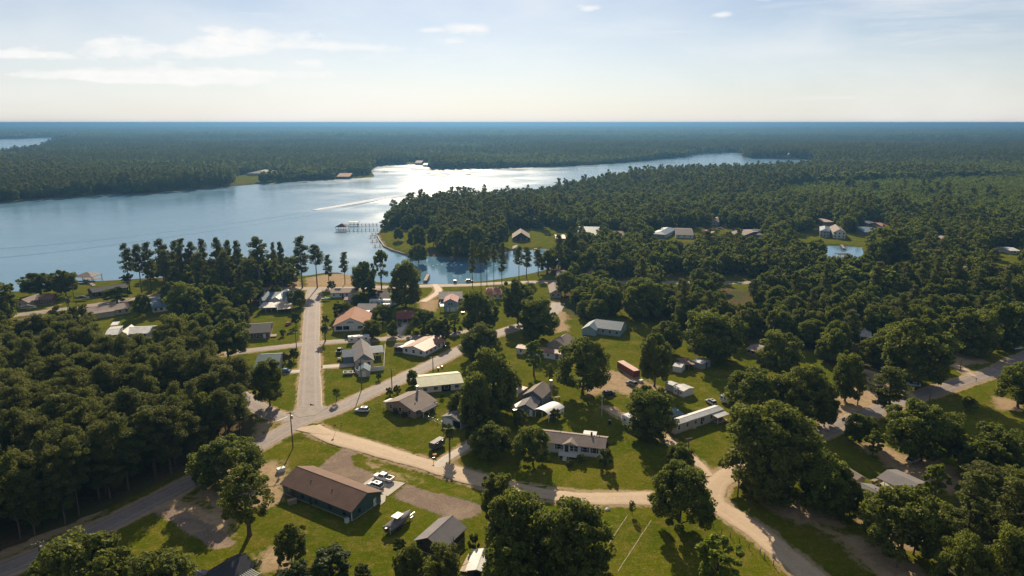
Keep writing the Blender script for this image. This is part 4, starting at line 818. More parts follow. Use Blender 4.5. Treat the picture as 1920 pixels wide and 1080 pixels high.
# --- houses round the cove and beyond
for nm, lab, A, B, C, e, r, k, w, rf in [
 ('steep_roofed_cabin', 'dark cabin with a steep brown gable facing the cove', (961, 446), (993, 446), (997, 438), 2.6, 4.2, 'gy', W_DARK, R_TAUPE), ('tan_boat_shed', 'tan-roofed shed between the cabin and the blue lake house', (1043, 447), (1060, 447), (1061, 440), 2.6, .8, 'gx', W_DARK, R_RUST),
 ('cove_edge_hut', 'small hut with a pale roof at the cove edge below the cabin', (962, 466), (975, 466), (975, 461.5), 2.2, 1.0, 'gy', W_GREY, R_TAUPE), ('brown_cove_house', 'brown-roofed house right of the ball-shaped tree', (1153, 443), (1174, 443), (1172, 433), 2.8, 2.2, 'gx', W_BRICK, R_BROWN),
 ('slate_cove_house', 'slate-blue house on the bright lawn left of the white cove house', (1221, 438), (1248, 440), (1247, 427), 3.2, 1.6, 'hip', W_GREY, R_BLUE), ('white_cove_house', 'white house with a dark roof and front gable behind the cove wood', (1267, 440), (1300, 441), (1298, 428), 2.8, 1.8, 'gx', W_WHITE, R_DGREY),
 ('hill_house', 'small grey house among trees above the sandy yard', (1331, 416), (1349, 417), (1346, 407), 3.0, 2.0, 'gy', W_GREY, R_TAUPE), ('grey_yard_house', 'grey house with a broad taupe roof beside the red shed', (1357, 440), (1387, 444), (1390, 428), 2.9, 1.8, 'gx', W_SLATE, R_TAUPE),
 ('red_roofed_shed', 'tiny shed with a bright red roof on the sandy yard', (1331, 437), (1342, 437), (1343, 431), 2.2, .6, 'gx', W_RED, R_PINK), ('teal_cove_cabin', 'dark teal cabin at the right of the sandy cove yard', (1411, 440), (1430, 441), (1430, 430), 2.8, 1.6, 'gx', W_SLATE, R_DGREY),
 ('blue_grey_cove_house', 'blue-grey two-storey house on the far bank of the small cove', (1538, 433), (1556, 434), (1557, 426), 5.0, 1.6, 'hip', W_GREY, R_BLUE), ('porch_cove_house', 'white gabled two-storey house with porches above the small cove', (1563, 435), (1586, 436), (1588, 427), 5.0, 2.6, 'gy', W_WHITE, R_TAUPE),
 ('tan_wood_house', 'tan-roofed house among trees behind the small cove', (1544, 416), (1563, 416), (1562, 409), 2.8, .8, 'gx', W_TANS, R_RUST), ('long_slate_house', 'long slate-roofed house right of the porch house', (1622, 435), (1652, 435), (1650, 425), 2.8, 1.8, 'gx', W_SLATE, R_BLUE),
 ('pale_roofed_wood_house', 'house with a thin pale roof deep in the wood beyond the small cove', (1628, 419), (1642, 418), (1641, 412), 2.8, 1.0, 'gx', W_GREY, R_WHITE), ('rust_wood_house', 'house with a rust-red roof deep in the wood beyond the small cove', (1654, 424), (1671, 424), (1670, 417), 2.8, 1.4, 'gx', W_TANS, R_PINK),
 ('red_gable_house', 'house with a red-brown gable among trees beside the cove road', (1100, 512), (1118, 512), (1117, 500), 2.8, 2.8, 'gy', W_TANS, R_ORANGE), ('grey_tree_house', 'grey house under trees at the end of the cove', (1046, 519), (1064, 519), (1062, 507), 2.8, 1.4, 'gx', W_GREY, R_GREY),
 ('lakeside_mansion', 'broad lilac-roofed mansion on a bright lawn across the lake', (463, 325), (500, 325), (505, 320.5), 4.0, 4.0, 'hip', W_TANS, R_GREY), ('orange_far_house', 'orange-roofed house on the far shore point', (631, 331), (655, 331), (655, 327), 3.0, 4.0, 'gx', W_DARK, R_ORANGE),
 ('far_inlet_house', 'pale house at the head of the far inlet', (778, 305), (790, 305), (790, 302), 4.0, 3.0, 'gx', W_WHITE, R_TAUPE), ('far_inlet_boathouse', 'boathouse on the right bank of the far inlet', (793, 309), (803, 309), (803, 306.5), 3.0, 2.0, 'gx', W_WHITE, R_RUST),
 ('far_field_barn', 'white barn in a far clearing at right', (1472, 290), (1486, 290), (1487, 287.5), 8, 4, 'gx', W_WHITE, R_WHITE), ('far_wood_hall', 'long pale hall far off in the woods at right', (1808, 291), (1822, 291), (1823, 289), 9, 4, 'gx', W_WHITE, R_WHITE),
 ('far_left_barn', 'white roof far off in the woods at left', (52, 292), (70, 292), (70, 290), 12, 3, 'gx', W_WHITE, R_WHITE), ('right_wood_house', 'small pale house in trees near the right edge', (1760, 450), (1780, 451), (1780, 442), 2.8, 1.4, 'gx', W_WHITE, R_RUST),
 ('right_bank_house', 'grey-roofed house among trees at the right edge', (1793, 508), (1822, 510), (1822, 498), 2.8, 1.6, 'gx', W_GREY, R_GREY), ('white_edge_shed', 'white shed on the lawn at the right edge', (1895, 470), (1912, 470), (1912, 463), 2.6, 1.0, 'gx', W_WHITE, R_WHITE),
 ('hidden_grey_roof', 'grey roof glimpsed between dark oaks left of the single pine', (1614, 630), (1634, 632), (1636, 616), 2.7, .8, 'gx', W_GREY, R_SILVER), ('back_lawn_shelter', 'open shelter at the edge of the back lawn under dark oaks', (1400, 654), (1424, 660), (1428, 647), 2.3, .5, 'gx', W_WOOD, R_TAUPE),
 ('pale_garden_shed', 'pale shed between the round oaks behind the trailer', (1449, 722), (1462, 720), (1458, 711), 2.4, .6, 'gx', W_WHITE, R_SILVER), ('blue_edge_house', 'pale roof at the right edge beside the shaded oaks', (1910, 584), (1935, 588), (1938, 570), 2.8, 1, 'gx', W_WHITE, R_WHITE)]:
    b = bld(nm, lab, A, B, C, e, r, k, w, rf, .4, wins=rw('f', 3, w=1.2, h=1.2), cat='shed' if 'shed' in nm or 'hut' in nm or 'shelter' in nm else 'house')
    if e >= 5: [window(b, **q) for q in rw('f', 3, w=1.1, h=1.2, sill=3.5)]
b = bld('blue_lake_house', 'large pale blue house with a teal roof and white dormer above the cove', (1083, 441), (1121, 442), (1122, 428), 4.6, 4.2, 'gx', W_BLUE, R_TEAL, .5, wins=rw('f', 5, w=1.3, h=1.4)); wing(b, b.L * .06, -1.0, b.L * .38, b.W * .5, 5.6, 2.6, 'gy', W_WHITE, R_TEAL, .3); wing(b, b.L * .1, -3.2, b.L * .85, 3.1, 2.6, .8, 'shed', None, R_BLUE, .1)
for k in range(5): MB().box(b.L * (.12 + .2 * k), -3.1, 0, b.L * (.12 + .2 * k) + .2, -2.9, 2.5).build('porch_post', TRIM, b.root)
# ------------------------------------------------------------------ vehicles
def paint(name, c):
    if name in _M: return _M[name]
    t = NT(name); n = t.noise(2.0, 4, .6); b = t.n('ShaderNodeBsdfPrincipled'); t.put(b.inputs['Base Color'], t.mix(t.ramp(n, .3, .7), dk(c, .9), c)); b.inputs['Roughness'].default_value = .3; b.inputs['Coat Weight'].default_value = .5; b.inputs['Coat Roughness'].default_value = .1
    _M[name] = t.done(b.outputs[0]); return _M[name]
P_WHITE = paint('white_paint', (.68, .68, .68)); P_BLACK = paint('black_paint', (.02, .02, .022)); P_BLUE = paint('blue_paint', (.10, .22, .36)); P_SILVER = paint('silver_paint', (.45, .46, .47)); P_RED = paint('red_paint', (.30, .05, .04)); P_GREY = paint('grey_paint', (.12, .13, .14))
TYRE = mat('tyre', (.02, .02, .02), .9, .2); RIM = mat('rim', (.4, .4, .4), .35, .1, 2, .7); LAMP = mat('lamp_lens', (.75, .75, .7), .2, .05); TAIL = mat('tail_lens', (.35, .02, .02), .3, .05); CANVAS = mat('grey_canvas', (.16, .15, .145), .9, .2)
def wheels(root, xs, half, r=.34, w=.22):
    for x in xs:
        for s in (-1, 1):
            m = MB(); m.tube([(x, s * (half - w), r), (x, s * half, r)], r, 12); t = m.build('wheel', TYRE, root); m = MB(); m.tube([(x, s * (half - .02), r), (x, s * (half + .015), r)], r * .6, 10); m.build('rim', RIM, t)
def body_loft(rows):
    """rows of (x, half width, z low, z high): rounded box sections"""
    m = MB(); rings = []
    for x, w, z0, z1 in rows:
        k = min(.14, w * .25); rings.append([(x, -w, z0 + k), (x, -w + k, z0), (x, w - k, z0), (x, w, z0 + k), (x, w, z1 - k), (x, w - k, z1), (x, -w + k, z1), (x, -w, z1 - k)])
    return m.loft(rings)
def car(name, label, px, py, heading, m, kind='suv', scale=1.0, cat='car', group=None):
    """heading: degrees of the nose in the place, counter-clockwise from +X"""
    o = empty(name, G(px, py), R(heading), label, cat, group); o.scale = (scale,) * 3; top = 1.68 if kind == 'suv' else 1.45
    if kind == 'pickup':
        body_loft([(-2.9, .88, .5, .95), (-2.85, .97, .45, 1.12), (.2, .98, .4, 1.12), (1.4, .97, .4, 1.15), (2.6, .95, .4, 1.08), (2.9, .82, .5, .95)]).build('body', m, o)
        c = body_loft([(-.9, .86, 1.05, 1.9), (-.75, .84, 1.05, 1.96), (.75, .82, 1.05, 1.94), (1.35, .9, 1.05, 1.2)]).build('cab', m, o)
        for s in (-1, 1): MB().add([(-.65, s * .90, 1.25), (.95, s * .92, 1.25), (.65, s * .86, 1.82), (-.65, s * .87, 1.82)], [(0, 1, 2, 3)]).build('side_window', GLASS, c)
        MB().add([(1.38, -.78, 1.22), (1.38, .78, 1.22), (.80, .72, 1.88), (.80, -.72, 1.88)], [(0, 1, 2, 3)]).build('windscreen', GLASS, c); MB().box(-.93, -.7, 1.3, -.9, .7, 1.8).build('rear_window', GLASS, c)
        MB().box(-2.7, -.8, 1.122, -1.05, .8, 1.135).build('bed_floor', PAINTED_DARK, o)
        [MB().box(*q).build('bed_side', m, o) for q in ((-2.74, -.97, 1.1, -.95, -.82, 1.32), (-2.74, .82, 1.1, -.95, .97, 1.32))]; MB().box(-2.9, -.97, .95, -2.75, .97, 1.32).build('tailgate', m, o); wheels(o, (-1.85, 1.85), .98, .4, .26); fx, bx = 2.88, -2.92
    else:
        body_loft([(-2.25, .78, .5, .85), (-2.2, .88, .35, .98), (-1.0, .92, .3, 1.0), (.9, .92, .3, 1.0), (1.9, .88, .32, .9), (2.28, .72, .42, .72)]).build('body', m, o)
        cb = [(-2.15 if kind == 'suv' else -1.75, .8, .9, 1.1), (-1.7 if kind == 'suv' else -1.0, .72, .9, top), (.25, .70, .9, top), (1.15, .8, .9, 1.02)]; c = body_loft(cb).build('cabin', GLASS, o)
        MB().prism_z([(cb[1][0] - .05, -.7), (.25, -.68), (.25, .68), (cb[1][0] - .05, .7)], top - .02, top + .03).build('roof', m, c)
        [MB().add([(x, s * .83, .98), (x + .12, s * .83, .98), (x + .06, s * .74, top - .02), (x - .06, s * .74, top - .02)], [(0, 1, 2, 3)]).build('pillar', m, c) for s in (-1, 1) for x in (-.9, .05)]
        if kind == 'suv': MB().box(-1.1, -.4, top + .032, -.1, .4, top + .04).build('sunroof', GLASS, c)
        wheels(o, (-1.4, 1.4), .92, .34); fx, bx = 2.2, -2.25
    for s in (-1, 1): MB().box(fx - .06, s * .62 - .17, .68, fx + .03, s * .62 + .17, .84).build('headlight', LAMP, o); MB().box(bx - .02, s * .72 - .1, .75, bx + .06, s * .72 + .1, .98).build('taillight', TAIL, o)
    MB().box(bx - .06, -.8, .42, bx + .05, .8, .6).build('bumper', P_GREY, o); return o
def head(p, q): a, b_ = G(*p), G(*q); return math.degrees(math.atan2(b_.y - a.y, b_.x - a.x))
hb = head((740, 900), (700, 888))
car('pickup_truck', 'white pickup truck with an open bed on the concrete slab', 719, 900, hb, P_WHITE, 'pickup', cat='truck'); car('parked_suv', 'white SUV with a sunroof parked between the pickup and the green house', 703.5, 914, hb, P_WHITE)
car('lawn_suv', 'white SUV parked alone on the corner lawn by the tan house', 679, 772, head((695, 771), (665, 770)), P_WHITE); car('blue_car', 'blue sedan in the short driveway of the teal-roofed cottage', 533, 698, 178, P_BLUE, 'sedan'); car('lawn_car', 'small red car on the lawn of the dark brick house', 541, 609, 80, P_RED, 'sedan', .9)
car('driveway_van', 'dark car under the edge of the red-roofed carport', 748.5, 611, 95, P_GREY); car('black_truck', 'black pickup parked on the grass left of the cross-gabled house', 637, 661, 92, P_BLACK, 'pickup', cat='truck'); car('lawn_buggy', 'small dark utility buggy behind the black pickup', 636, 675, 100, P_GREY, 'sedan', .65, 'buggy')
car('shaded_car', 'silver SUV parked in the shade of the broad oak', 1712, 866, 30, P_SILVER); car('pale_car', 'pale blue sedan beside the east road', 1712, 724, head((1727, 724), (1700, 720)), paint('pale_blue_paint', (.42, .5, .56)), 'sedan'); car('trailer_car', 'white car with dark windows behind the long trailer', 1333, 757, 110, P_WHITE)
car('soil_car', 'dark car on the bare soil beside the red container', 1184, 722, 130, P_GREY); car('under_tree_car', 'dark car in the shade beside the white motorhome', 1226, 810, 150, P_BLACK); car('yard_car', 'black car on the soil under the large round oak', 1142, 740, 20, P_BLACK); car('right_edge_car', 'pale car at the right edge beside the east road', 1907, 655, 15, P_SILVER, 'sedan'); car('shore_van', 'white van beside the shore road left of the cream house', 140, 590, 80, P_WHITE); car('shore_road_car', 'red car parked at the cove bank', 880, 529, 10, P_RED); car('cove_bank_car', 'dark car parked at the cove bank near the dock', 853, 530, 100, P_BLACK)
def camper(name, label, a, c, W=2.5, H=2.9, m=None, cat='camper'):
    A, B = G(*a), G(*c); d = B - A; o = empty(name, A, math.atan2(d.y, d.x), label, cat); L = d.length
    sec = [(-W / 2, .55), (W / 2, .55), (W / 2, H - .25), (W / 2 - .25, H), (-W / 2 + .25, H), (-W / 2, H - .25)]; MB().prism_x(sec, 0, L).build('body', m or P_WHITE, o); n = max(2, int(L / 2.2))
    for s in (-1, 1):
        for i in range(n): x = L * (i + .5) / n; MB().box(x - .45, s * W / 2 - .02, 1.5, x + .45, s * W / 2 + .02, 2.1).build('window', GLASS, o)
        MB().box(.1, s * W / 2 - .012, .95, L - .1, s * W / 2 + .012, 1.15).build('stripe', P_GREY, o)
    for i in range(0 if cat == 'trailer' else 3): MB().box(L * (.2 + .3 * i) - .35, -.35, H, L * (.2 + .3 * i) + .35, .35, H + .22).build('roof_vent', TRIM, o)
    wheels(o, (L * .45, L * .57), W / 2 - .02, .36, .24); MB().box(-1.2, -.06, .5, 0, .06, .6).build('tow_bar', STEEL, o); MB().box(L, -W / 2 + .2, .5, L + .08, W / 2 - .2, .65).build('bumper', STEEL, o)
    hh = A + d * .5; HOUSES.append((hh.x, hh.y, 3)); return o
camper('motorhome', 'white motorhome half hidden under the dark oak', (1172, 793), (1212, 816), 2.6, 3.2, cat='motorhome'); camper('travel_trailer', 'long white travel trailer in front of the charcoal-roofed house', (694, 573), (742, 573), 2.6, 3.2); camper('white_caravan', 'long white trailer with a red base behind the cross-gabled house', (653, 643), (693, 640), 2.6, 2.9); camper('silver_trailer', 'silver rounded cargo trailer beside the fan palm', (810, 845), (829, 833), 2.2, 2.3, mat('dull_aluminium', (.09, .09, .092), .6, .25, 1, 0, .2), 'trailer')
camper('small_caravan', 'small white caravan between the travel trailer and the dark tree', (713, 578), (733, 578), 2.3, 2.3); camper('edge_caravan', 'white caravan beside the round oak on the back lawn', (1353, 752), (1366, 757), 2.2, 2.4)
# flat utility trailer
ut = empty('utility_trailer', G(653, 702), R(8), 'open utility trailer with white sides on the lawn', 'trailer'); MB().box(-1.7, -1.1, .5, 1.7, 1.1, .6).build('bed', W_DARK, ut)
for s in (-1, 1): MB().box(-1.75, s * 1.1 - .05, .6, 1.75, s * 1.1 + .05, 1.1).build('side_panel', TRIM, ut); MB().box(s * 1.7 - .05, -1.05, .6, s * 1.7 + .05, 1.05, 1.1).build('end_panel', TRIM, ut)
wheels(ut, (0,), 1.3, .33); MB().box(1.75, -.05, .5, 3.0, .05, .6).build('tow_bar', STEEL, ut); MB().box(-.6, -.4, .6, .5, .4, 1.0).build('load', mat('plywood', (.5, .36, .2), .8), ut)
# ------------------------------------------------------------------ boats
def boat(name, label, loc, rz, L=6.5, W=2.3, hullm=None, cover=None, top=False, z=0.0, cat='boat'):
    o = empty(name, (loc[0], loc[1], z), rz, label, cat); rings = []
    for i in range(9):
        t = i / 8; w = W / 2 * (1 - max(0, (t - .45) / .55) ** 2.2) + .02; zk = .05 + .55 * max(0, t - .6) ** 1.5; zt = .95 + .35 * t * t; x = L * t
        rings.append([(x, 0, zk), (x, w * .75, zk + .25), (x, w, zt), (x, -w, zt), (x, -w * .75, zk + .25)])
    MB().loft(rings).build('hull', hullm or P_WHITE, o)
    if cover:
        rings = []
        for i in range(9):
            t = i / 8; w = (W / 2 * (1 - max(0, (t - .45) / .55) ** 2.2) + .05); zt = .97 + .35 * t * t; h = zt + .15 + .75 * math.exp(-((t - .42) / .25) ** 2); x = L * t * .99
            rings.append([(x, w, zt - .25), (x, w * .98, zt + .04), (x, w * .4, h), (x, -w * .4, h), (x, -w * .98, zt + .04), (x, -w, zt - .25)])
        MB().loft(rings).build('cover', cover, o, True)
    else: MB().box(L * .1, -W * .35, .9, L * .6, W * .35, 1.0).build('deck', W_WOOD, o); MB().box(L * .42, -.4, 1.0, L * .5, .4, 1.6).build('console', TRIM, o)
    if top:
        MB().prism_z([(L * .3, -W * .36), (L * .58, -W * .33), (L * .58, W * .33), (L * .3, W * .36)], 2.35, 2.45).build('hard_top', TRIM, o); m = MB(); [m.tube([(x, s * W * .3, 1.0), (x, s * W * .3, 2.36)], .035, 5) for x in (L * .33, L * .55) for s in (-1, 1)]; m.build('top_frame', STEEL, o)
    m = MB(); m.box(-.55, -.22, .35, -.02, .22, 1.35); m.build('outboard_motor', P_BLACK, o); return o
p, q = G(726, 1003), G(772, 968); d = q - p; az_ = math.atan2(d.y, d.x)
bt = boat('covered_boat', 'boat under a grey cover with a white hard top on a trailer', (p.x, p.y), az_, 8.4, 2.7, P_GREY, CANVAS, True, .55); tr_ = empty('boat_trailer', (p.x, p.y, 0), az_, 'steel trailer carrying the covered boat', 'trailer'); m = MB(); [m.box(.4, s * .8 - .06, .5, 8.2, s * .8 + .06, .62) for s in (-1, 1)]; m.box(8.0, -.06, .5, 9.8, .06, .62); [m.box(x, -.85, .48, x + .1, .85, .6) for x in (1, 3, 5, 7)]; m.build('frame', STEEL, tr_); wheels(tr_, (2.6, 3.5), 1.3, .36)
for s in (-1, 1): MB().box(-.1, s * 1.0 - .03, .4, .05, s * 1.0 + .03, 2.0).build('guide_pole', TRIM, tr_)
p = G(603, 564); boat('small_covered_boat', 'small teal boat on the lawn beside the main road', (p.x, p.y), R(10), 4.6, 1.9, paint('teal_paint', (.12, .35, .33)), None, z=.35)
p = G(39, 581); boat('shore_boat', 'white boat on the verge of the left shore road', (p.x, p.y), R(12), 7.0, 2.4, P_WHITE, CANVAS, z=.5)
p = G(143, 563); boat('tarped_boat', 'boat under a dark tarp on the left shore lawn', (p.x, p.y), R(8), 6.5, 2.6, P_WHITE, mat('dark_tarp', (.05, .055, .07), .8), z=.5)
for k, (x, y, rz, L) in enumerate([(716, 323, 10, 7), (798, 325.5, -20, 6), (883, 327, 200, 6), (830, 322, 15, 6), (1507, 302, 5, 7)]):
    p = G(x, y, WZ); boat('motor_boat', ['dark motorboat near the mouth of the far inlet', 'small motorboat in the bright glitter below the inlet', 'motorboat heading right through the glitter', 'smallest motorboat in the glitter', 'motorboat in the far right arm of the lake'][k], (p.x, p.y), R(rz), L * 1.6, 2.6, P_GREY, None, z=WZ - .25)
# ------------------------------------------------------------------ docks
PIER = mat('pier_timber', (.24, .19, .15), .85, .3, 1.5)
def pier(name, label, a, c, w=2.0, z=.35, cat='dock'):
    A, B = G(*a, WZ), G(*c, WZ); d = B - A; o = empty(name, (A.x, A.y, 0), math.atan2(d.y, d.x), label, cat); L = d.length; n = max(2, int(L / 3.2)); me = MB().box(0, -w / 2, z - .08, L / n - .04, w / 2, z + .02).mesh('deck_board', PIER); pm_ = MB().box(-.12, -.12, -3.4, .12, .12, z + .7).mesh('pile', PIER)
    for i in range(n):
        x = link(bpy.data.objects.new('deck_board', me), o); x.location = (L * i / n, 0, 0)
        for s in (-1, 1): x = link(bpy.data.objects.new('pile', pm_), o); x.location = (L * (i + .5) / n, s * (w / 2 + .08), 0)
    return o, L, A, d
pier('long_pier', 'long timber pier with a roofed boathouse at its end', (712, 432.5), (652, 433.5), 2.2); pier('second_pier', 'farther timber pier with a small deck hut', (710, 423), (668, 423.5), 2.2)
for k, (a, c) in enumerate([((708, 440), (695, 441)), ((707, 445), (691, 446)), ((711, 453), (694, 454)), ((717, 462), (699, 463))]): pier('short_dock', ['farthest short dock off the peninsula lawn', 'second short dock off the peninsula lawn', 'third short dock off the peninsula lawn', 'nearest short dock off the peninsula lawn'][k], a, c, 2.6, .25)
pier('near_cove_dock', 'dock at the near bank of the cove beside the dark oak', (797, 530), (803, 518), 2.2); pier('shore_pier', 'pier leading to the roofed dock on the left shore', (178, 540), (160, 529), 2.2); pier('small_cove_dock', 'dock stretching from the far bank of the small cove', (1577, 462), (1582, 469), 2.2); pier('cabin_dock', 'dock below the steep-roofed cabin', (966, 471), (968, 477), 2.4)
pier('beach_dock', 'short dock at the sandy end of the peninsula', (846, 484), (848, 491), 2.4); pier('shaded_dock', 'short dock under the dark oak on the cove edge', (905, 483), (907, 490), 2.4); pier('lawn_dock', 'dock right of the cabin dock', (1004, 469), (1005, 476), 2.4)
pier('far_shore_dock', 'low dock on the far shore below the mansion lawn', (567, 341.5), (576, 342.5), 3); pier('left_far_dock', 'pale dock on the far shore at left', (310, 361), (338, 361), 3)
def roofed(name, label, c, L, W, e, rise, roof, rz=0, cat='boathouse', kind='hip'):
    C = G(*c, WZ); b = Bld(); b.L, b.W = L, W; b.root = empty(name, (C.x - L / 2, C.y - W / 2, 0), R(rz), label, cat)
    for x in (.2, L / 2, L - .2):
        for y in (.2, W - .2): MB().box(x - .12, y - .12, -3.3, x + .12, y + .12, e).build('post', PIER, b.root)
    MB().box(0, 0, .2, L, W * .3, .34).build('deck', PIER, b.root); MB().box(0, W * .75, .2, L, W, .34).build('deck', PIER, b.root); b.roof = roof_mesh(b, kind, e, rise, .5).build('roof', roof, b.root); return b
roofed('lake_boathouse', 'dark hip-roofed boathouse at the end of the long pier', (642, 432.5), 9, 10, 3.0, 2.4, R_DGREY); roofed('shore_boathouse', 'open boathouse with a pink-brown hip roof off the left shore', (166, 529), 11, 10, 3.2, 1.8, R_TAUPE); roofed('deck_hut', 'small flat-roofed hut on the farther pier', (664, 423), 8, 6, 2.6, .5, R_BLUE, kind='gx', cat='hut')
roofed('cove_boat_shelter', 'boat shelter with dark posts floating in the small cove', (1579, 486), 8, 6, 2.8, .3, R_DGREY, kind='gx', cat='shelter')
# seawall round the peninsula lawn
sw = [G(x, y, WZ) for x, y in [(713, 437), (706, 441), (711, 451), (720, 463.5), (735, 470.5), (757, 477.5), (775, 479.5)]]; o = empty('seawall', (0, 0, 0), 0, 'low timber seawall edging the bright peninsula lawn', 'seawall')
for a, c in zip(sw[:-1], sw[1:]): d = c - a; MB().box(-.1, -.25, -3.2, d.length + .1, .25, .15).build('wall_panel', W_WOOD, o, loc=(a.x, a.y, 0), rz=math.atan2(d.y, d.x))
# ------------------------------------------------------------------ poles, fences, small things
POLE = mat('pole_wood', (.14, .11, .085), .9, .3, 3)
def pole(label, base, top, arm=True, tr=False, light=False, lean=0):
    B = G(*base); H = max(height_at(B.y, top), 3); o = empty('lamp_post' if light else 'utility_pole', B, PICK.uniform(.2, 1.2), label, 'lamp post' if light else 'utility pole'); m = MB(); m.tube([(0, 0, -.3), (lean * .5, 0, H * .5), (lean, 0, H)], [.19, .16, .12], 8); m.build('pole', POLE if not light else STEEL, o)
    if arm:
        MB().box(lean - 1.1, -.06, H - .55, lean + 1.1, .06, H - .43).build('crossarm', POLE, o)
        for x in (-1, -.4, .4, 1): MB().box(lean + x - .05, -.05, H - .43, lean + x + .05, .05, H - .25).build('insulator', TRIM, o)
    if tr: m = MB(); m.tube([(.38, 0, H - 2.2), (.38, 0, H - 1.2)], .24, 9); m.build('transformer', STEEL, o)
    if light: MB().box(-.1, -.12, H - .1, .9, .12, H + .05).build('lamp_head', STEEL, o)
for a in [('tall utility pole at the corner of the crossroads', (549.5, 840), 772, True, True), ('utility pole beside the diagonal road behind the tan house', (735, 727), 692), ('utility pole in front of the small cream shed', (678.5, 729), 674), ('utility pole at the road edge beyond the green-roofed hall', (812, 694), 668), ('utility pole at the left street corner', (556, 653), 622),
          ('pole with a transformer at the bottom left beside the shaded road', (82, 1078), 1015, True, True), ('utility pole beside the sandy junction', (1383, 932), 866, True, True), ('utility pole beside the open field at right', (1801, 804), 770, False), ('pole beside the single pine at the east road', (1742, 754), 728, False), ('lakeside pole on the left shore lawn', (139, 562), 537),
          ('pole on the near verge of the left shore road', (128, 585), 563, False), ('pole in front of the cream house', (147, 600), 565, False), ('pole on the grass beside the gravel path', (1291, 838), 822, True), ('pole near the driveway at the right edge', (1800, 695), 672, False), ('pole in the sandy yard left of the single pine', (1608, 758), 730, False), ('pole beside the mid street right of the orange-roofed house', (779, 600), 553, False), ('pole at the east side of the shore cottages', (1682, 1064), 1036, True)]: pole(*a)
pole('grey lamp post on the shaded lawn behind the white house', (1128, 781), 744, False, False, True)
def mailbox(label, px, py, rz):
    o = empty('mailbox', G(px, py), R(rz), label, 'mailbox'); MB().box(-.05, -.05, -.1, .05, .05, 1.05).build('post', POLE, o); m = MB(); m.prism_x([(-.12, 1.05), (.12, 1.05), (.12, 1.2), (.06, 1.3), (-.06, 1.3), (-.12, 1.2)], -.28, .28); m.build('box', P_BLACK, o)
for a in [('mailbox beside the driveway of the small garage', 813, 866, 20), ('mailbox at the gravel path on the junction', 1322, 896, 40), ('mailbox on the lawn edge left of the tan house', 711, 749, 30), ('mailbox beside the east road', 1830, 716, 20), ('mailbox on the dirt verge by the crossroads sign', 640, 800, 20)]: mailbox(*a)
def sign(label, px, py, rz, m, oct_=True):
    o = empty('road_sign', G(px, py), R(rz), label, 'sign'); MB().box(-.04, -.04, -.1, .04, .04, 2.1).build('post', STEEL, o); k = 8; mb = MB(); mb.prism_y([(.4 * math.cos(R(22.5 + 45 * i)), 2.4 + .4 * math.sin(R(22.5 + 45 * i))) for i in range(k)], -.06, -.045); mb.build('plate', m, o)
sign('sign on a post at the corner lawn of the crossroads', 628.5, 812, 200, P_RED); sign('road sign on the left island of the crossroads', 509, 785, 60, P_GREY); sign('second road sign on the left island of the crossroads', 497, 788, 60, P_GREY)
# board edging of the path, each board a piece
TIMB = mat('pale_edging', (.34, .30, .20), .85, .4)
for lab, a, c in [('left board edging of the grassy path', (1176, 968), (1139, 1024)), ('right board edging of the grassy path', (1221, 976), (1158, 1073))]:
    A, B = G(*a), G(*c); d = B - A; o = empty('board_edging', A, math.atan2(d.y, d.x), lab, 'edging'); n = int(d.length / 2.6); me = MB().box(0, -.08, -.02, d.length / n - .12, .08, .16).mesh('board', TIMB)
    for i in range(n): x = link(bpy.data.objects.new('board', me), o); x.location = (d.length * i / n, 0, 0); x.rotation_euler[2] = PICK.uniform(-.03, .03)
fo = empty('post_fence', G(1338, 985), 0, 'row of short dark fence posts along the sandy road', 'fence'); me = MB().box(-.07, -.07, -.2, .07, .07, 1.25).mesh('post', POLE); B0 = G(1338, 985)
for x, y in [(1338, 990), (1353, 1000), (1369, 1008), (1386, 1018), (1404, 1028), (1425, 1038), (1433, 1047), (1450, 1060)]: q = link(bpy.data.objects.new('post', me), fo); q.location = G(x, y) - B0
def bin_(name, label, px, py, m, r=.35, h=1.0, cat='bin'):
    o = empty(name, G(px, py), 0, label, cat); mb = MB(); mb.tube([(0, 0, 0), (0, 0, h)], [r * .85, r], 10); mb.build('body', m, o); mb = MB(); mb.tube([(0, 0, h), (0, 0, h + .08)], [r * 1.08, r * .9], 10); mb.build('lid', m, o)
bin_('white_tub', 'white tub left of the dark brick house', 455, 632, TRIM, 1.1, 1.6, 'tank'); bin_('water_barrel', 'bright blue barrel under the trees at lower right', 1766, 976, paint('bright_blue', (.02, .22, .45)), .7, 1.2, 'barrel'); bin_('road_bin', 'dark bin on the verge beside the green-roofed hall', 822, 694, P_BLACK); bin_('second_road_bin', 'smaller dark bin right of the verge bin', 829, 690, P_GREY, .3, .8); bin_('propane_tank', 'white tank behind the white house fence', 1143, 795, P_BLACK, .5, 1.2, 'tank'); bin_('garden_pot', 'orange flower tub in front of the silver trailer', 815, 856, mat('terracotta', (.45, .2, .07), .8), .6, .7, 'flower tub')
for k, (x, y) in enumerate([(1116, 956), (1139, 955.5)]): o = empty('field_stone', G(x, y), R(20), ['left pale stone on the grass beside the sandy road', 'right pale stone on the grass beside the sandy road'][k], 'stone'); bm = bmesh.new(); bmesh.ops.create_icosphere(bm, subdivisions=2, radius=.6); [setattr(v, 'co', Vector((v.co.x * 1.2, v.co.y * .8, v.co.z * .7)) * (1 + .12 * math.sin(7 * v.co.x + 5 * v.co.y))) for v in bm.verts]; me = bpy.data.meshes.new('stone'); bm.to_mesh(me); bm.free(); me.materials.append(mat('pale_stone', (.6, .57, .5), .8)); link(bpy.data.objects.new('stone', me), o)
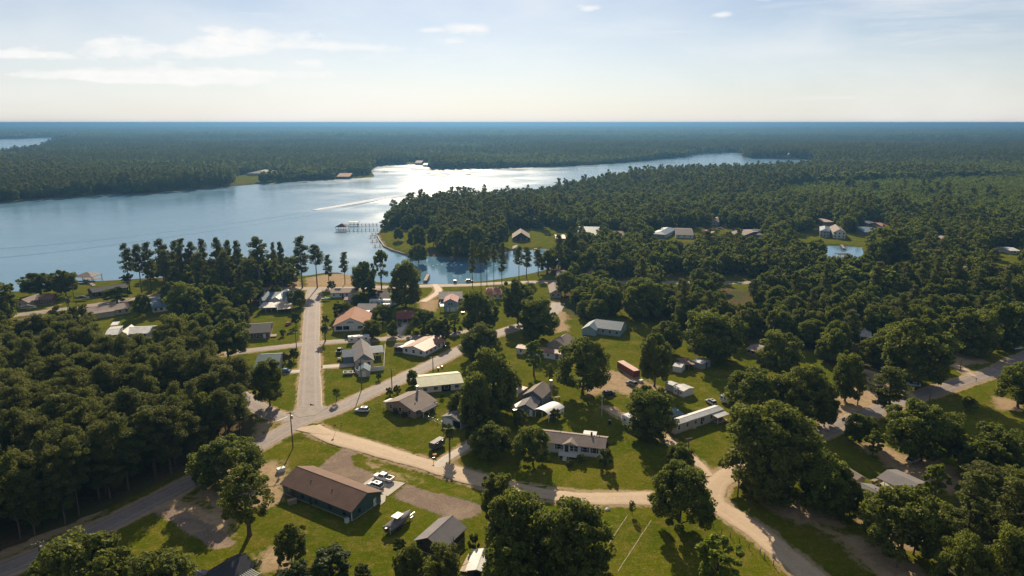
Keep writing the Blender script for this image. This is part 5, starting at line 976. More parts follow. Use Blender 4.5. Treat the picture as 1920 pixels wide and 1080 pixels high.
# ------------------------------------------------------------------ wakes on the lake: low swells and foam
t = NT('foam_mat'); n = t.noise(.35, 5, .7); n2 = t.noise(1.6, 4, .7); f = t.ramp(t.math('ADD', t.math('MULTIPLY', n, .6), t.math('MULTIPLY', n2, .4)), .34, .5); bs = t.n('ShaderNodeBsdfDiffuse'); bs.inputs[0].default_value = (.8, .82, .84, 1); tp = t.n('ShaderNodeBsdfTransparent'); mx = t.n('ShaderNodeMixShader'); t.put(mx.inputs[0], f); t.t.links.new(tp.outputs[0], mx.inputs[1]); t.t.links.new(bs.outputs[0], mx.inputs[2]); FOAM = t.done(mx.outputs[0])
def ribbon(name, pts, w0, w1, h, m, z=WZ + .03):
    L_ = smooth_line(GP(pts, WZ), 6); d = np.gradient(L_, axis=0); d /= np.linalg.norm(d, axis=1)[:, None]; nr = np.stack([d[:, 1], -d[:, 0]], 1); w = np.linspace(w0, w1, len(L_)); fr = np.array([-1, -.5, 0, .5, 1.0]); V = L_[:, None, :] + nr[:, None, :] * fr[None, :, None] * w[:, None, None] / 2
    zz = np.tile(z + h * np.cos(fr * math.pi / 2), (len(L_), 1)); V = np.concatenate([V, zz[..., None]], -1).reshape(-1, 3); I = np.arange(len(V)).reshape(-1, 5); F = np.stack([I[:-1, :-1], I[:-1, 1:], I[1:, 1:], I[1:, :-1]], -1).reshape(-1, 4); me = np_mesh(name, V, F, True)
    if me.polygons[0].normal.z < 0: me.flip_normals()
    me.materials.append(m); return tag(link(bpy.data.objects.new(name, me)), kind='structure')
ribbon('wake_water', [(735, 368), (640, 387), (480, 412), (300, 436), (120, 456), (-60, 470)], 5, 9, .22, WATER); ribbon('wake_swell_water', [(735, 371), (640, 392), (480, 420), (300, 446), (120, 470), (-60, 488)], 5, 9, .22, WATER); ribbon('wake_foam_water', [(752, 366), (700, 375.5), (640, 386), (590, 394)], 20, 8, .05, FOAM, WZ + .34)
ribbon('far_wake_water', [(707, 314), (760, 314.5), (800, 319), (840, 327), (815, 334)], 12, 6, .05, FOAM, WZ + .12)
# swim floats and yard furniture
fm = bmesh.new(); bmesh.ops.create_uvsphere(fm, u_segments=8, v_segments=6, radius=.45); fme = bpy.data.meshes.new('mooring_float'); fm.to_mesh(fme); fm.free(); fme.materials.append(TRIM)
for k, x in enumerate((812, 820, 829, 838, 846, 855, 930, 948)): P = G(x, 499 - (k % 3), WZ); o = link(bpy.data.objects.new('mooring_float', fme)); o.location = (P.x, P.y, WZ + .15); o.scale = (1.5, 1, .8); tag(o, 'white float in the row across the cove', 'float', 'white floats in the cove')
def table(label, px, py, rz, m=W_WOOD):
    o = empty('picnic_table', G(px, py), R(rz), label, 'table'); MB().box(-.95, -.4, .7, .95, .4, .76).build('tabletop', m, o)
    for s in (-1, 1): MB().box(-.95, s * .75 - .14, .42, .95, s * .75 + .14, .47).build('bench', m, o); MB().box(s * .7 - .05, -.8, .3, s * .7 + .05, .8, .42).build('brace', m, o); MB().box(s * .7 - .05, -.3, 0, s * .7 + .05, .3, .7).build('leg', m, o)
for a in [('picnic table on the lawn of the orange-roofed house', 617, 618, 20), ('picnic table behind the tan house', 816, 760, 50), ('picnic table beside the blue-grey house', 1045, 748, 10), ('white table on the back lawn beside the trailer', 1064, 682, 40, TRIM), ('picnic table on the peninsula lawn', 756, 452, 15), ('picnic table in the yard of the cottages', 1640, 905, 30)]: table(*a)
def crate(label, px, py, rz, s, m):
    o = empty('storage_box', G(px, py), R(rz), label, 'box'); MB().box(-s, -s * .6, 0, s, s * .6, s).build('body', m, o); MB().box(-s - .04, -s * .6 - .04, s, s + .04, s * .6 + .04, s + .1).build('lid', m, o)
for a in [('white storage box beside the brown-roofed trailer', 1060, 679, 10, .7, TRIM), ('dark storage box left of the cross-gabled house', 646, 668, 5, .8, P_BLACK), ('red storage box on the patio of the cross-gabled house', 708, 662, 0, .6, P_RED), ('grey storage box beside the garage', 872, 797, 20, .7, P_GREY), ('blue storage box behind the slate cottage', 966, 772, 20, .7, P_BLUE),
          ('white appliance box on the soil by the red container', 1202, 716, 30, .7, TRIM), ('pale box beside the long trailer', 1300, 803, 20, .7, W_CREAM), ('white box in the yard of the charcoal-roofed house', 755, 572, 0, .8, TRIM), ('timber pile below the green house', 548, 944, 30, 1.0, W_WOOD), ('white pile of debris left of the green house', 527, 884, 40, 1.0, TRIM), ('dark box behind the brown-roofed house', 833, 651, 0, .7, P_BLACK), ('red planter on the lawn right of the two-storey house', 868, 588, 0, .8, P_RED)]: crate(*a)
HAZE = 1.7e-4
# ------------------------------------------------------------------ single trees of the village
VT = [
 # foreground
 ('airy', 409, 516, 868, 1003, 'tall open-crowned tree with a bare trunk left of the green house', 468),
 ('oak', 363, 484, 821, 912, 'dense round oak beside the shaded road, left of the green house', 428),
 ('oak', 520, 580, 985, 1056, 'small umbrella-shaped tree on the lawn below the green house', 548),
 ('shrub', 520, 532, 1045, 1062, 'small dark pointed shrub beside the umbrella-shaped tree', None),
 ('cedar', 583, 668, 1027, 1092, 'dark domed evergreen at the bottom edge below the green house', None),
 ('cedar', 520, 588, 1055, 1108, 'low dark evergreen cut by the bottom edge, beside the umbrella-shaped tree', None),
 ('cedar', 660, 700, 1060, 1104, 'small dark evergreen at the bottom edge, below the boat', None),
 ('oak', 90, 262, 1006, 1150, 'large pale-topped oak at the bottom left corner beside the shaded road', None),
 ('oak', 228, 370, 1040, 1150, 'oak cut by the bottom edge beside the slatted pergola', None),
 ('oak', 60, 140, 1045, 1140, 'partly seen oak crown behind the large bottom left oak', None),
 ('shrub', 735, 762, 1012, 1034, 'spiky dark shrub in the shade of the boat', None),
 ('shrub_bright', 778, 806, 1010, 1030, 'yellow-green shrub in front of the grey shed', None),
 ('oak', 735, 800, 1020, 1095, 'dark leafy tree at the bottom edge below the grey shed', None),
 ('oak', 790, 872, 1026, 1110, 'leafy tree around the dead trunk at the bottom edge', None),
 ('shrub', 876, 902, 1000, 1035, 'dark shrub between the grey shed and the tall tree group', None),
 ('oak', 898, 965, 882, 985, 'slender tree on the bend of the sandy road', None),
 ('oak', 900, 1042, 905, 1065, 'broad tree in the bottom centre group, behind the others', None),
 ('oak', 990, 1140, 938, 1105, 'largest dark oak of the bottom centre group', None),
 ('oak', 905, 1003, 1008, 1125, 'dark oak beside the white metal roof at the bottom', None),
 ('oak', 1035, 1146, 1050, 1150, 'oak crown at the bottom edge beside the board-edged path', None),
 ('oak', 1211, 1327, 868, 990, 'broad tree standing on the sandy road bend with its shadow on grass', 1274),
 ('bright', 1298, 1386, 1012, 1115, 'light green round tree at the bottom edge beside the fence posts', None),
 ('oak', 962, 1028, 800, 869, 'round tree in front of the white double-wide house', 999),
 ('oak', 884, 958, 793, 858, 'dark bushy tree left of the white double-wide house', None),
 ('shrub', 1008, 1024, 845, 866, 'clipped round shrub left of the white porch steps', None),
 ('shrub', 1080, 1098, 852, 868, 'clipped ball shrub right of the white porch steps', None),
 ('shrub', 1118, 1151, 840, 876, 'large dark shrub at the right corner of the white house', None),
 ('shrub', 1128, 1143, 828, 842, 'small shrub behind the right corner of the white house', None),
 ('shrub', 1060, 1076, 864, 873, 'low dark shrub at the foot of the white porch', None),
 ('oak', 1246, 1303, 832, 890, 'small dense oak beside the gravel path', None),
 ('oak', 1340, 1515, 753, 905, 'very large oak over the sandy junction', 1430),
 ('oak', 1414, 1520, 838, 947, 'dark oak right of the leaning palm', 1446),
 ('oak', 1490, 1602, 848, 962, 'large dark oak hiding the end of the grey-roofed cottage', None),
 ('oak', 1609, 1757, 912, 1046, 'wide dark oak on the sandy bank in front of the cottages', 1690),
 ('oak', 1664, 1799, 752, 862, 'broad oak with a thick trunk over a parked car', 1725),
 ('oak', 1793, 1917, 802, 905, 'round oak beside the open field at right', None),
 ('bright', 1618, 1653, 806, 858, 'small yellow-green tree on the lawn behind the cottages', None),
 ('bright', 1727, 1775, 868, 938, 'yellow-green tree beside the dark-roofed open shelter', None),
 ('pine', 1758, 1850, 890, 1055, 'loose-crowned pine right of the wide sandy-bank oak', None),
 ('oak', 1580, 1640, 775, 830, 'dark low tree beside the shaded end of the east road', None),
 ('pine', 1622, 1710, 692, 792, 'single pine with a bare trunk beside the east road', 1664),
 ('oak', 1357, 1466, 692, 775, 'round oak behind the long metal-roofed trailer', None),
 ('oak', 1458, 1558, 682, 788, 'dark round oak left of the sandy yard', None),
 ('oak', 1552, 1616, 655, 752, 'tall oak behind the sandy yard', None),
 ('oak', 1426, 1508, 620, 705, 'round dark oak at the edge of the back lawn', 1462),
 ('oak', 1648, 1782, 600, 722, 'very large olive-green oak above the parked pale car', None),
 ('oak', 1770, 1860, 575, 668, 'dark oak above the shaded front yard', None),
 ('oak', 1838, 1918, 560, 655, 'dark oak at the right edge above the east road', None),
 ('oak', 1852, 1935, 678, 763, 'oak at the right edge over the east road bend', 1908),
 ('oak', 1278, 1392, 578, 672, 'wide dark oak beside the white camping sheds', None),
 ('oak', 1195, 1262, 626, 724, 'tall dark tree between the red container and the campers', 1227),
 ('oak', 1062, 1154, 630, 737, 'large round oak left of the red container', 1092),
 ('bright', 979, 1021, 636, 704, 'bright green young tree in front of the brown-roofed trailer', 1001),
 ('airy', 1017, 1044, 682, 716, 'small thin tree behind the blue-grey house', None),
 ('oak', 1167, 1267, 722, 818, 'dark oak over the white motorhome', 1214),
 ('oak', 872, 980, 648, 775, 'very large dark oak left of the blue-grey house', None),
 ('oak', 856, 925, 690, 802, 'tall dark tree behind the small garage', None),
 ('oak', 862, 942, 606, 672, 'dark tree at the end of the diagonal road', None),
 ('oak', 858, 940, 540, 622, 'round tree right of the two-storey blue house', None),
 ('oak', 940, 1001, 522, 606, 'round dark tree near the cove shore road', None),
 ('oak', 965, 1044, 552, 634, 'dark oak beside the sandy drive', None),
 ('cedar', 812, 848, 595, 640, 'dark pointed evergreen behind the long white house', None),
 ('oak', 772, 822, 580, 620, 'green tree right of the red carport', None),
 ('oak', 1218, 1280, 603, 662, 'light-topped oak right of the pale blue house', None),
 ('oak', 1165, 1246, 520, 598, 'dark oak behind the pale blue house', None),
 ('bright', 1120, 1162, 522, 560, 'bright topped tree behind the dark grove', None),
 # lake shore, left
 ('oak', 38, 106, 510, 553, 'flat-topped lakeside oak over the dark brown roof', 77),
 ('oak', 101, 146, 505, 554, 'lakeside oak beside the roofed boat dock', 124),
 ('shrub', 108, 122, 530, 551, 'small dark shrub between the two lakeside oaks', None),
 ('oak', -40, 36, 521, 612, 'big oak cut by the left edge near the shore', None),
 ('bright', 194, 248, 538, 572, 'round pale green tree in front of the long dark lakeside house', None),
 ('oak', 255, 285, 550, 592, 'slim dark tree right of the cream house', None),
 ('shrub', 226, 250, 512, 530, 'round dark shrub on the shore below the tall pines', None),
 ('palm', 124, 136, 558, 580, 'small palm on the lawn by the shore road', None),
 ('oak', 310, 395, 528, 610, 'domed dark oak behind the white roofs', None),
 ('oak', 388, 470, 600, 672, 'round olive tree at the corner of the left wood', None),
 ('oak', 476, 537, 672, 760, 'dark tree hiding the green-roofed cottage', None),
 ('oak', 290, 370, 590, 668, 'leafy tree right of the white roofs', None),
 # village greens
 ('airy', 538, 556, 544, 576, 'small round tree beside the sand-coloured roof', None),
 ('oak', 550, 574, 541, 577, 'leafy tree between the white house and the main road', None),
 ('shrub', 546, 564, 585, 612, 'upright dark shrub on the lawn of the dark-roofed house', None),
 ('shrub', 525, 537, 617, 630, 'small round shrub on the lawn beside the main road', None),
 ('shrub', 525, 544, 661, 680, 'round shrub right of the green-roofed cottage', None),
 ('shrub', 541, 561, 654, 676, 'largest round shrub right of the green-roofed cottage', None),
 ('shrub', 541, 550, 674, 690, 'small conical shrub behind the blue car', None),
 ('cedar', 624, 645, 564, 598, 'dark bushy evergreen left of the grey-roofed outbuilding', None),
 ('shrub', 602, 618, 592, 608, 'round shrub left of the white house with orange roof', None),
 ('palm', 600, 620, 610, 640, 'palm on the verge left of the orange-roofed house', None),
 ('shrub', 613, 630, 527, 545, 'round shrub on the sandy beach verge', None),
 ('shrub', 648, 660, 623, 634, 'low bush on the lawn in front of the orange-roofed house', None),
 ('oak', 680, 718, 600, 634, 'leafy tree right of the orange-roofed house', None),
 ('oak', 700, 735, 570, 605, 'green tree behind the red carport', None),
 ('airy', 622, 640, 728, 752, 'thin sapling on the corner lawn', None),
 ('oak', 762, 788, 692, 724, 'small dark tree at the end of the green-roofed hall', None),
 ('shrub', 722, 738, 727, 743, 'ball shrub beside the tan house, nearer the road', None),
 ('shrub', 736, 753, 723, 739, 'ball shrub beside the tan house chimney', None),
 ('shrub', 823, 833, 738, 748, 'small shrub behind the tan house', None),
 ('palm', 830, 857, 800, 846, 'fan palm beside the silver trailer', 843),
 ('shrub', 871, 883, 806, 826, 'small tree-like shrub beside the concrete driveway', None),
 ('oak', 840, 880, 735, 778, 'small leafy tree between the tan house and the garage', None),
 ('shrub', 1028, 1052, 768, 790, 'dark shrub at the right end of the white carport', None),
 ('oak', 960, 990, 768, 802, 'dark tree left of the white carport', None),
 ('palm', 1388, 1420, 892, 936, 'leaning palm beside the sandy junction', 1406),
 ('shrub', 762, 772, 617, 630, 'small shrub on the verge beside the long driveway', None),
 ('shrub', 778, 787, 621, 630, 'second small shrub along the street right of the driveway', None),
 ('shrub', 789, 798, 621, 630, 'third small shrub along the street right of the driveway', None),
 ('oak', 661, 706, 490, 552, 'left dark oak of the shore group beside the beach', None),
 ('airy', 699, 733, 468, 548, 'tall light-topped tree of the shore group', None),
 ('oak', 726, 796, 482, 575, 'largest dark oak of the shore group beside the dock', None),
 ('cedar', 678, 708, 520, 566, 'dark evergreen left of the grey-roofed house by the shore', None),
 ('airy', 1178, 1192, 938, 966, 'bare grey bush beside the board-edged path', None),
 ('pine', 1838, 1930, 900, 1068, 'tall loose pine at the lower right edge', None),
 ('oak', 1752, 1850, 1000, 1135, 'dark oak in the bottom right corner beside the sandy bank', None),
 ('oak', 1846, 1945, 985, 1140, 'leafy tree cut by the bottom right corner', None),
 ('oak', 1858, 1935, 872, 960, 'round tree at the right edge below the field oak', None),
 ('bright', 1690, 1735, 985, 1040, 'small pale tree in front of the wide sandy-bank oak', None),
 ('oak', 1560, 1625, 905, 975, 'dark leafy tree before the end of the grey-roofed cottage', None),
 ('cedar', 1056, 1088, 424, 513, 'tall dark conifer at the inner end of the cove', None),
 ('pine', 1034, 1060, 440, 512, 'pine left of the tall dark conifer at the cove end', None),
 ('oak', 1085, 1125, 462, 516, 'dark leafy tree right of the tall dark conifer', None),
 ('oak', 1120, 1175, 450, 505, 'broad dark tree below the ball-shaped tree', None),
 ('bright', 1620, 1680, 505, 560, 'glowing yellow-green tree in front of the small cove', None),
 ('bright', 1490, 1530, 500, 545, 'yellow-green tree left of the small cove', None),
 ('bright', 1560, 1620, 498, 548, 'yellow-green bushy tree below the small cove', None),
 ('oak', 1622, 1700, 425, 508, 'tall dark tree screening the right of the small cove', 1665),
 ('shrub', 846, 856, 611, 624, 'left shrub of the row at the end of the mid street', None),
 ('shrub', 858, 868, 611, 624, 'right shrub of the row at the end of the mid street', None),
 ('oak', 636, 662, 566, 596, 'leafy tree between the grey outbuilding and the white house gable', None),
 ('oak', 726, 748, 600, 632, 'small tree left of the long driveway', None),
 ('oak', 800, 830, 596, 632, 'leafy tree on the verge behind the brown-roofed house', None),
 ('bright', 838, 866, 586, 618, 'pale leafy tree below the two-storey blue house', None),
 ('shrub', 690, 702, 618, 634, 'dark shrub at the right corner of the orange-roofed house', None),
 ('shrub', 704, 716, 700, 712, 'small round shrub outside the white yard fence', None),
 ('shrub', 784, 800, 744, 758, 'shrub at the right wall of the tan house', None),
 ('shrub', 752, 766, 772, 784, 'low shrub in the shade before the tan house', None),
 ('shrub', 734, 748, 766, 778, 'dark shrub at the left wall of the tan house', None),
 ('oak', 900, 945, 760, 806, 'dark tree between the garage and the concrete drive', None),
 ('oak', 935, 975, 690, 735, 'leafy tree left of the flat white rusty roof', None),
 ('oak', 1100, 1140, 560, 604, 'dark tree left of the slate-blue metal roof', None),
 ('oak', 505, 530, 535, 560, 'dark tree behind the white corner house', None),
 ('oak', 660, 690, 548, 572, 'small dark tree right of the white trailer home', None),
 ('shrub', 1385, 1400, 905, 922, 'low shrub at the foot of the junction pole', None),
 ('oak', 1520, 1570, 735, 800, 'dark tree at the near edge of the sandy yard', None),
 ('airy', 1800, 1830, 745, 772, 'small lone tree casting a long shadow on the field', 1818),
]
for kind, x0, x1, yt, yb, lab, bx in VT: ptree(kind, x0, x1, yt, yb, lab, bx=bx)
# tall shore pines: (crown x0, x1, top, base)
SP1 = [(230, 258, 458, 546), (250, 282, 460, 548), (268, 300, 455, 545), (292, 328, 450, 548), (322, 350, 452, 544), (334, 362, 450, 550), (352, 380, 455, 546), (376, 404, 450, 548),
       (396, 428, 447, 546), (420, 446, 452, 548), (438, 466, 452, 545), (466, 512, 446, 552), (510, 526, 455, 543), (522, 540, 455, 545), (300, 330, 470, 556), (360, 395, 475, 560), (410, 450, 472, 560)]
ORD = 'first second third fourth fifth sixth seventh eighth ninth tenth eleventh twelfth thirteenth fourteenth fifteenth sixteenth seventeenth'.split()
for k, q in enumerate(sorted(SP1)): ptree('pine', *q, ORD[k] + ' tall pine from the left in the row on the left lake shore', 'tall pines on the left lake shore')
for q, lab in [((548, 586, 444, 540), 'tallest pine beside the head of the main road'), ((578, 612, 460, 540), 'pine standing where the main road meets the shore'), ((606, 628, 478, 535), 'slim pine on the sandy beach'),
               ((636, 658, 474, 532), 'lone thin pine at the beach waterline')]: ptree('pine', *q, lab)
SP2 = [(876, 896, 452, 537), (892, 912, 456, 538), (904, 922, 462, 537), (918, 934, 458, 534), (930, 952, 456, 533), (962, 984, 462, 522), (974, 1000, 464, 521), (996, 1022, 468, 516), (1014, 1036, 470, 515)]
for k, q in enumerate(sorted(SP2)): ptree('pine', *q, ORD[k] + ' slim bare-trunked pine from the left on the near bank of the cove', 'slim pines along the cove bank')
# lawn trees of the peninsula
for q, lab in [((800, 826, 420, 462), 'tree on the bright lawn at the peninsula tip'), ((738, 756, 425, 452), 'small tree at the water end of the peninsula lawn'), ((766, 800, 420, 468), 'double-crowned tree on the peninsula lawn'),
               ((768, 802, 456, 492), 'dark round tree at the sandy end of the peninsula'), ((1117, 1153, 426, 458), 'round ball-shaped tree right of the pale blue lake house'), ((836, 880, 425, 485), 'dark tree on the cove edge of the lawn'),
               ((872, 912, 420, 482), 'dark oak over the cove water'), ((928, 955, 412, 462), 'tall tree left of the steep-roofed cabin')]: ptree('oak', *q, lab)
# dead trunk with bare boughs
sn = empty('dead_tree', G(852, 1100), 0.3, 'bare dead trunk with broken boughs at the bottom edge', 'dead tree')
mb = MB(); Hs = height_at(G(852, 1100).y, 1006); mb.tube([(0, 0, -.3), (.05, 0, Hs * .5), (0, .1, Hs)], [.32, .22, .08], 8); mb.build('trunk', mat('dead_bark', (.16, .13, .11), .95, .3), sn, True)
rs = np.random.RandomState(3)
for k in range(11):
    z = Hs * (.35 + .055 * k); a = k * 2.3; L = 3.4 - .2 * k; mb = MB(); limb(mb, (0, 0, z), (math.cos(a) * L, math.sin(a) * L, z + .5 + rs.rand()), .09, .02, rs, 4, 5); mb.build('branch', mat('dead_bark', (0, 0, 0)), sn, True)

# ------------------------------------------------------------------ the woods: nearest trees one by one, the rest one mass
rs = np.random.RandomState(77)
def candidates(x0, x1, y0, y1, st, jit=.42):
    gx = np.arange(x0, x1, st); gy = np.arange(y0, y1, st * .92); X, Y = np.meshgrid(gx, gy); X = X + (np.arange(len(gy)) % 2)[:, None] * st * .5
    X = (X + rs.uniform(-jit, jit, X.shape) * st).ravel(); Y = (Y + rs.uniform(-jit, jit, Y.shape) * st).ravel(); return X, Y
def view_ok(X, Y, margin=1.22): return np.abs(X) < (Y * CP + 60) * .75 * margin
def shore_ok(X, Y, d0):
    i = np.clip(np.searchsorted(GX, X), 1, len(GX) - 1); j = np.clip(np.searchsorted(GY, Y), 1, len(GY) - 1)
    return sdw[j, i] > d0
def free(X, Y, k=1.0):
    ok = np.ones(len(X), bool)
    for nm, (p, w, kk) in ROADS.items(): ok &= seg_dist(p, X, Y) > w / 2 + 2.6 * k
    for x, y, r in HOUSES: ok &= (X - x) ** 2 + (Y - y) ** 2 > (r + 1.5) ** 2
    for x, y, r in TREES: ok &= (X - x) ** 2 + (Y - y) ** 2 > (r * .75 + 1.8) ** 2
    return ok
for q in [(1540, 462, 1620, 488), (1640, 481, 1674, 492), (706, 438, 770, 474), (796, 434, 816, 452), (944, 442, 1002, 468), (1212, 440, 1252, 456), (1250, 445, 1300, 454), (1400, 436, 1420, 450), (1470, 442, 1530, 460), (1590, 440, 1610, 462), (1350, 525, 1412, 532), (1366, 545, 1390, 575), (1150, 526, 1180, 532), (1245, 526, 1290, 531), (800, 488, 1035, 526), (430, 328, 520, 342), (0, 258, 134, 268), (1850, 478, 1915, 496), (1395, 640, 1425, 660), (1280, 290, 1525, 306), (560, 335, 640, 340)]:
    VIEW.append(q + (G((q[0] + q[2]) / 2, q[3]).y - 2,))
def sight(X, Y, H, W):
    """False where a tree would stand before something the photograph shows"""
    Z = Y * CP + CAM_H * SP; cx = 960 + FPX * X / Z; hw = FPX * W / Z * .42; tp = 540 + FPX * ((CAM_H - H) * CP - Y * SP) / (Y * CP + (CAM_H - H) * SP); bt = 540 + FPX * (CAM_H * CP - Y * SP) / Z; ok = np.ones(len(X), bool)
    for x0, y0, x1, y1, yy in VIEW:
        h = y1 - y0; k = (x1 - x0) * .12
        ok &= ~((Y < yy) & (cx + hw > x0 + k) & (cx - hw < x1 - k) & (tp < y0 + h * .62) & (bt > y0))
    return ok
INST = []                                             # (x, y, kind index, rot, sx, sz)
SLOTS = [('oak_mid', i) for i in range(4)] + [('pine_mid', i) for i in range(3)] + [('young_mid', i) for i in range(2)] + [('oak_far', i) for i in range(4)] + [('pine_far', i) for i in range(3)] + [('patch', i) for i in range(3)]
SL0 = {}
for i, (k, j) in enumerate(SLOTS): SL0.setdefault(k, i)
SLN = {k: sum(1 for q in SLOTS if q[0] == k) for k in SL0}
# left wood
X, Y = candidates(-330, -40, 120, 300, 5.4); k = inside(WOOD_LEFT, X, Y) & free(X, Y) & view_ok(X, Y, 1.15) & sight(X, Y, np.full(len(X), 18.5), np.full(len(X), 9.0)); X, Y = X[k], Y[k]
o = np.argsort(X * X + Y * Y)
pp = [pix((a, b, 12)) for a, b in zip(X, Y)]
single = [i for i in o if -15 < pp[i][0] < 1935 and -15 < pp[i][1] < 1095][:250]; ss = set(single)
for i in range(len(X)):
    H, W = rs.uniform(13, 21), rs.uniform(6.0, 10.6); kk = 'wood_pine' if rs.rand() < .8 else 'oak'
    if kk == 'oak': H *= .8; W *= 1.15
    if i in ss: tree(kk, (X[i], Y[i], 0), H, W, 'pine crowded in the dense wood left of the crossroads' if kk == 'wood_pine' else 'leafy tree crowded among the pines of the left wood', 'trees of the left wood')
    else: INST.append((X[i], Y[i], SL0['pine_mid'] + rs.randint(3), rs.rand() * 6.28, W / 8, H / 20))
# other near woods and everything up to 620 m: broad crowns with some pines
X, Y = candidates(-620, 620, 110, 620, 8.2); k = (is_wood(X, Y)) & ~inside(WOOD_LEFT, X, Y) & view_ok(X, Y); X, Y = X[k], Y[k]; k = shore_ok(X, Y, 5.0); X, Y = X[k], Y[k]; k = free(X, Y) & sight(X, Y, np.full(len(X), 12.0), np.full(len(X), 10.0)); X, Y = X[k], Y[k]
o = np.argsort(Y); pp = [pix((a, b, 9)) for a, b in zip(X, Y)]
single = set([i for i in o if -20 < pp[i][0] < 1940 and pp[i][1] < 1100][:300])
for i in range(len(X)):
    pine = rs.rand() < (.10 if Y[i] < 480 or X[i] > 60 else .45); H = rs.uniform(14, 22) if pine else rs.uniform(9.5, 15.5); W = rs.uniform(6.5, 9.5) if pine else rs.uniform(8.5, 14)
    if inside(WOODS[4], X[i:i + 1], Y[i:i + 1])[0]: pine = rs.rand() < .7
    if i in single:
        side = 'bottom right corner' if pp[i][1] > 850 else ('wood behind the left shore road' if X[i] < -60 else ('grove left of the pale blue house' if pp[i][0] < 1175 else 'broad wood behind the east road'))
        br = not pine and rs.rand() < .14; small = not pine and rs.rand() < .25
        if small: H *= .7; W *= .72
        tree('pine' if pine else ('bright' if br else 'oak'), (X[i], Y[i], 0), H * (.85 if br else 1), W * (.8 if br else 1), ('pine' if pine else ('pale green tree' if br else ('low round-crowned tree' if small else 'round-crowned tree'))) + ' standing in the ' + side, 'trees of the ' + side)
    else:
        kk = 'pine_mid' if pine else 'oak_mid'; INST.append((X[i], Y[i], SL0[kk] + rs.randint(SLN[kk]), rs.rand() * 6.28, W / (8 if pine else 12), H / (20 if pine else 14)))
def scatter(y0, y1, st, pine_share, kp, ko, wscale, hp=20, ho=14, wp_=8.5, wo_=13, young=None):
    half = y1 * .75 * 1.25; X, Y = candidates(-half, half, y0, y1, st); k = view_ok(X, Y); X, Y = X[k], Y[k]; k = is_wood(X, Y) & shore_ok(X, Y, 4.0); X, Y = X[k], Y[k]
    k = sight(X, Y, np.full(len(X), 13.0), np.full(len(X), 9.0)); X, Y = X[k], Y[k]
    if y0 < 1200: k = free(X, Y); X, Y = X[k], Y[k]
    patch = fbm(X, Y, .004, 9) + .6 * fbm(X, Y, .0013, 5); yg = inside(YOUNG, X, Y)
    for i in range(len(X)):
        if yg[i] and young and rs.rand() < .985: INST.append((X[i], Y[i], SL0['young_mid'] + rs.randint(2), rs.rand() * 6.28, rs.uniform(.9, 1.4), rs.uniform(.75, 1.15))); continue
        pine = rs.rand() < (pine_share + .4 * patch[i]) * (.35 if X[i] > 60 and Y[i] < 1100 else 1); H = (rs.uniform(14, 23) if pine else rs.uniform(9, 17)) * (1 + .2 * patch[i]); W = (rs.uniform(6.5, 9.5) if pine else rs.uniform(8.5, 14)) * wscale
        kk = kp if pine else ko; INST.append((X[i], Y[i], SL0[kk] + rs.randint(SLN[kk]), rs.rand() * 6.28, W / (wp_ if pine else wo_), H / (hp if pine else ho)))
scatter(620, 1000, 7.6, .35, 'pine_mid', 'oak_mid', 1.0, wp_=8, wo_=12, young=True)
scatter(1000, 1900, 8.5, .4, 'pine_far', 'oak_far', 1.05, young=True)
scatter(1900, 3900, 13.0, .5, 'pine_far', 'oak_far', 1.5)
half = 14500 * .75 * 1.15
X, Y = candidates(-half, half, 3900, 14500, 42.0); k = view_ok(X, Y, 1.15); X, Y = X[k], Y[k]; k = shore_ok(X, Y, 10); X, Y = X[k], Y[k]
clr = fbm(X, Y, .0016, 21) + .5 * fbm(X, Y, .006, 22)
for i in range(len(X)):
    if clr[i] > .8: continue
    INST.append((X[i], Y[i], SL0['patch'] + rs.randint(3), rs.rand() * 6.28, rs.uniform(.9, 1.4), rs.uniform(.7, 1.2) * (1 + .25 * clr[i])))
# prototypes of the mass live in a collection of their own, outside the scene
pcol = bpy.data.collections.new('woodland_kinds')
def joined(name, cr, tr):
    bm = bmesh.new(); bm.from_mesh(cr)
    a = bm.faces.layers.float.get('tint'); n = len(bm.faces); bm.from_mesh(tr); bm.faces.ensure_lookup_table()
    for f in bm.faces[n:]: f.material_index = 1
    me = bpy.data.meshes.new(name); bm.to_mesh(me); bm.free(); me.materials.clear(); me.materials.append(cr.materials[0]); me.materials.append(BARK); return me
for i, (k, j) in enumerate(SLOTS):
    if k == 'patch':
        r2 = np.random.RandomState(900 + j); pr = []
        for q in range(16):
            x, y = r2.uniform(-24, 24, 2); H = r2.uniform(12, 22); cen = np.array([[x, y, H - 4]]) + r2.randn(6, 3) * [2.5, 2.5, 1.5]
            pr.append(leaves(cen, np.full(6, 3.6), 6, 4.2, r2, .4, .7))
        cr = crown_mesh('patch', pr, LEAF[('oak', 'pine', 'oak')[j]]); me = cr
    else:
        cr, tr, h0, w0 = PROTO[k][j]; me = joined('wood_%02d' % i, cr, tr)
    pcol.objects.link(bpy.data.objects.new('kind_%02d' % i, me))
A = np.array(INST, np.float64); pm = bpy.data.meshes.new('woodland'); pm.vertices.add(len(A))
pm.vertices.foreach_set('co', np.stack([A[:, 0], A[:, 1], np.full(len(A), -.1)], 1).astype(np.float32).ravel())
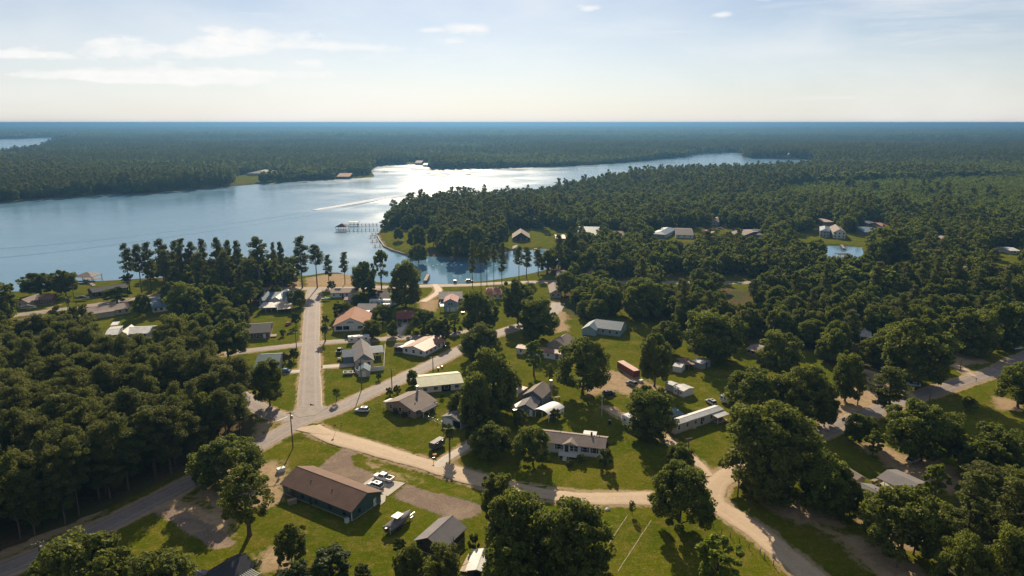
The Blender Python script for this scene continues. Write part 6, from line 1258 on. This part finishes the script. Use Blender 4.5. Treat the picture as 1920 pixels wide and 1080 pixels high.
for nm, tp, dat, key in (('idx', 'INT', A[:, 2].astype(np.int32), 'value'), ('rotv', 'FLOAT_VECTOR', np.stack([A[:, 3] * 0, A[:, 3] * 0, A[:, 3]], 1).astype(np.float32).ravel(), 'vector'),
                    ('scl', 'FLOAT_VECTOR', np.stack([A[:, 4], A[:, 4], A[:, 5]], 1).astype(np.float32).ravel(), 'vector')):
    at = pm.attributes.new(nm, tp, 'POINT'); at.data.foreach_set(key, dat)
wl = link(bpy.data.objects.new('woodland', pm)); tag(wl, 'mass of pines and oaks covering the land to the horizon', 'woodland', kind='stuff')
ng = bpy.data.node_groups.new('woodland_scatter', 'GeometryNodeTree')
ng.interface.new_socket('Geometry', in_out='INPUT', socket_type='NodeSocketGeometry'); ng.interface.new_socket('Geometry', in_out='OUTPUT', socket_type='NodeSocketGeometry')
gi = ng.nodes.new('NodeGroupInput'); go = ng.nodes.new('NodeGroupOutput'); ci = ng.nodes.new('GeometryNodeCollectionInfo'); ci.inputs[0].default_value = pcol; ci.inputs['Separate Children'].default_value = True; ci.inputs['Reset Children'].default_value = True
ip = ng.nodes.new('GeometryNodeInstanceOnPoints'); ip.inputs['Pick Instance'].default_value = True
def na(name, tp):
    n = ng.nodes.new('GeometryNodeInputNamedAttribute'); n.data_type = tp; n.inputs[0].default_value = name; return n.outputs[0]
L = ng.links.new; L(gi.outputs[0], ip.inputs['Points']); L(ci.outputs[0], ip.inputs['Instance']); L(na('idx', 'INT'), ip.inputs['Instance Index']); L(na('rotv', 'FLOAT_VECTOR'), ip.inputs['Rotation']); L(na('scl', 'FLOAT_VECTOR'), ip.inputs['Scale']); L(ip.outputs[0], go.inputs[0])
md = wl.modifiers.new('scatter', 'NODES'); md.node_group = ng
print('INST', len(INST), 'TREES', len(TREES))

# ------------------------------------------------------------------ haze
t = NT('haze_mat'); pv = t.n('ShaderNodeVolumePrincipled'); pv.inputs['Color'].default_value = (.085, .21, .39, 1); pv.inputs['Density'].default_value = HAZE; pv.inputs['Anisotropy'].default_value = .5
t.t.links.new(pv.outputs[0], t.out.inputs['Volume'])
hz = MB().box(-95000, -21000, -5.2, 95000, 125000, 93.0).build('haze', t.m); tag(hz, kind='stuff')
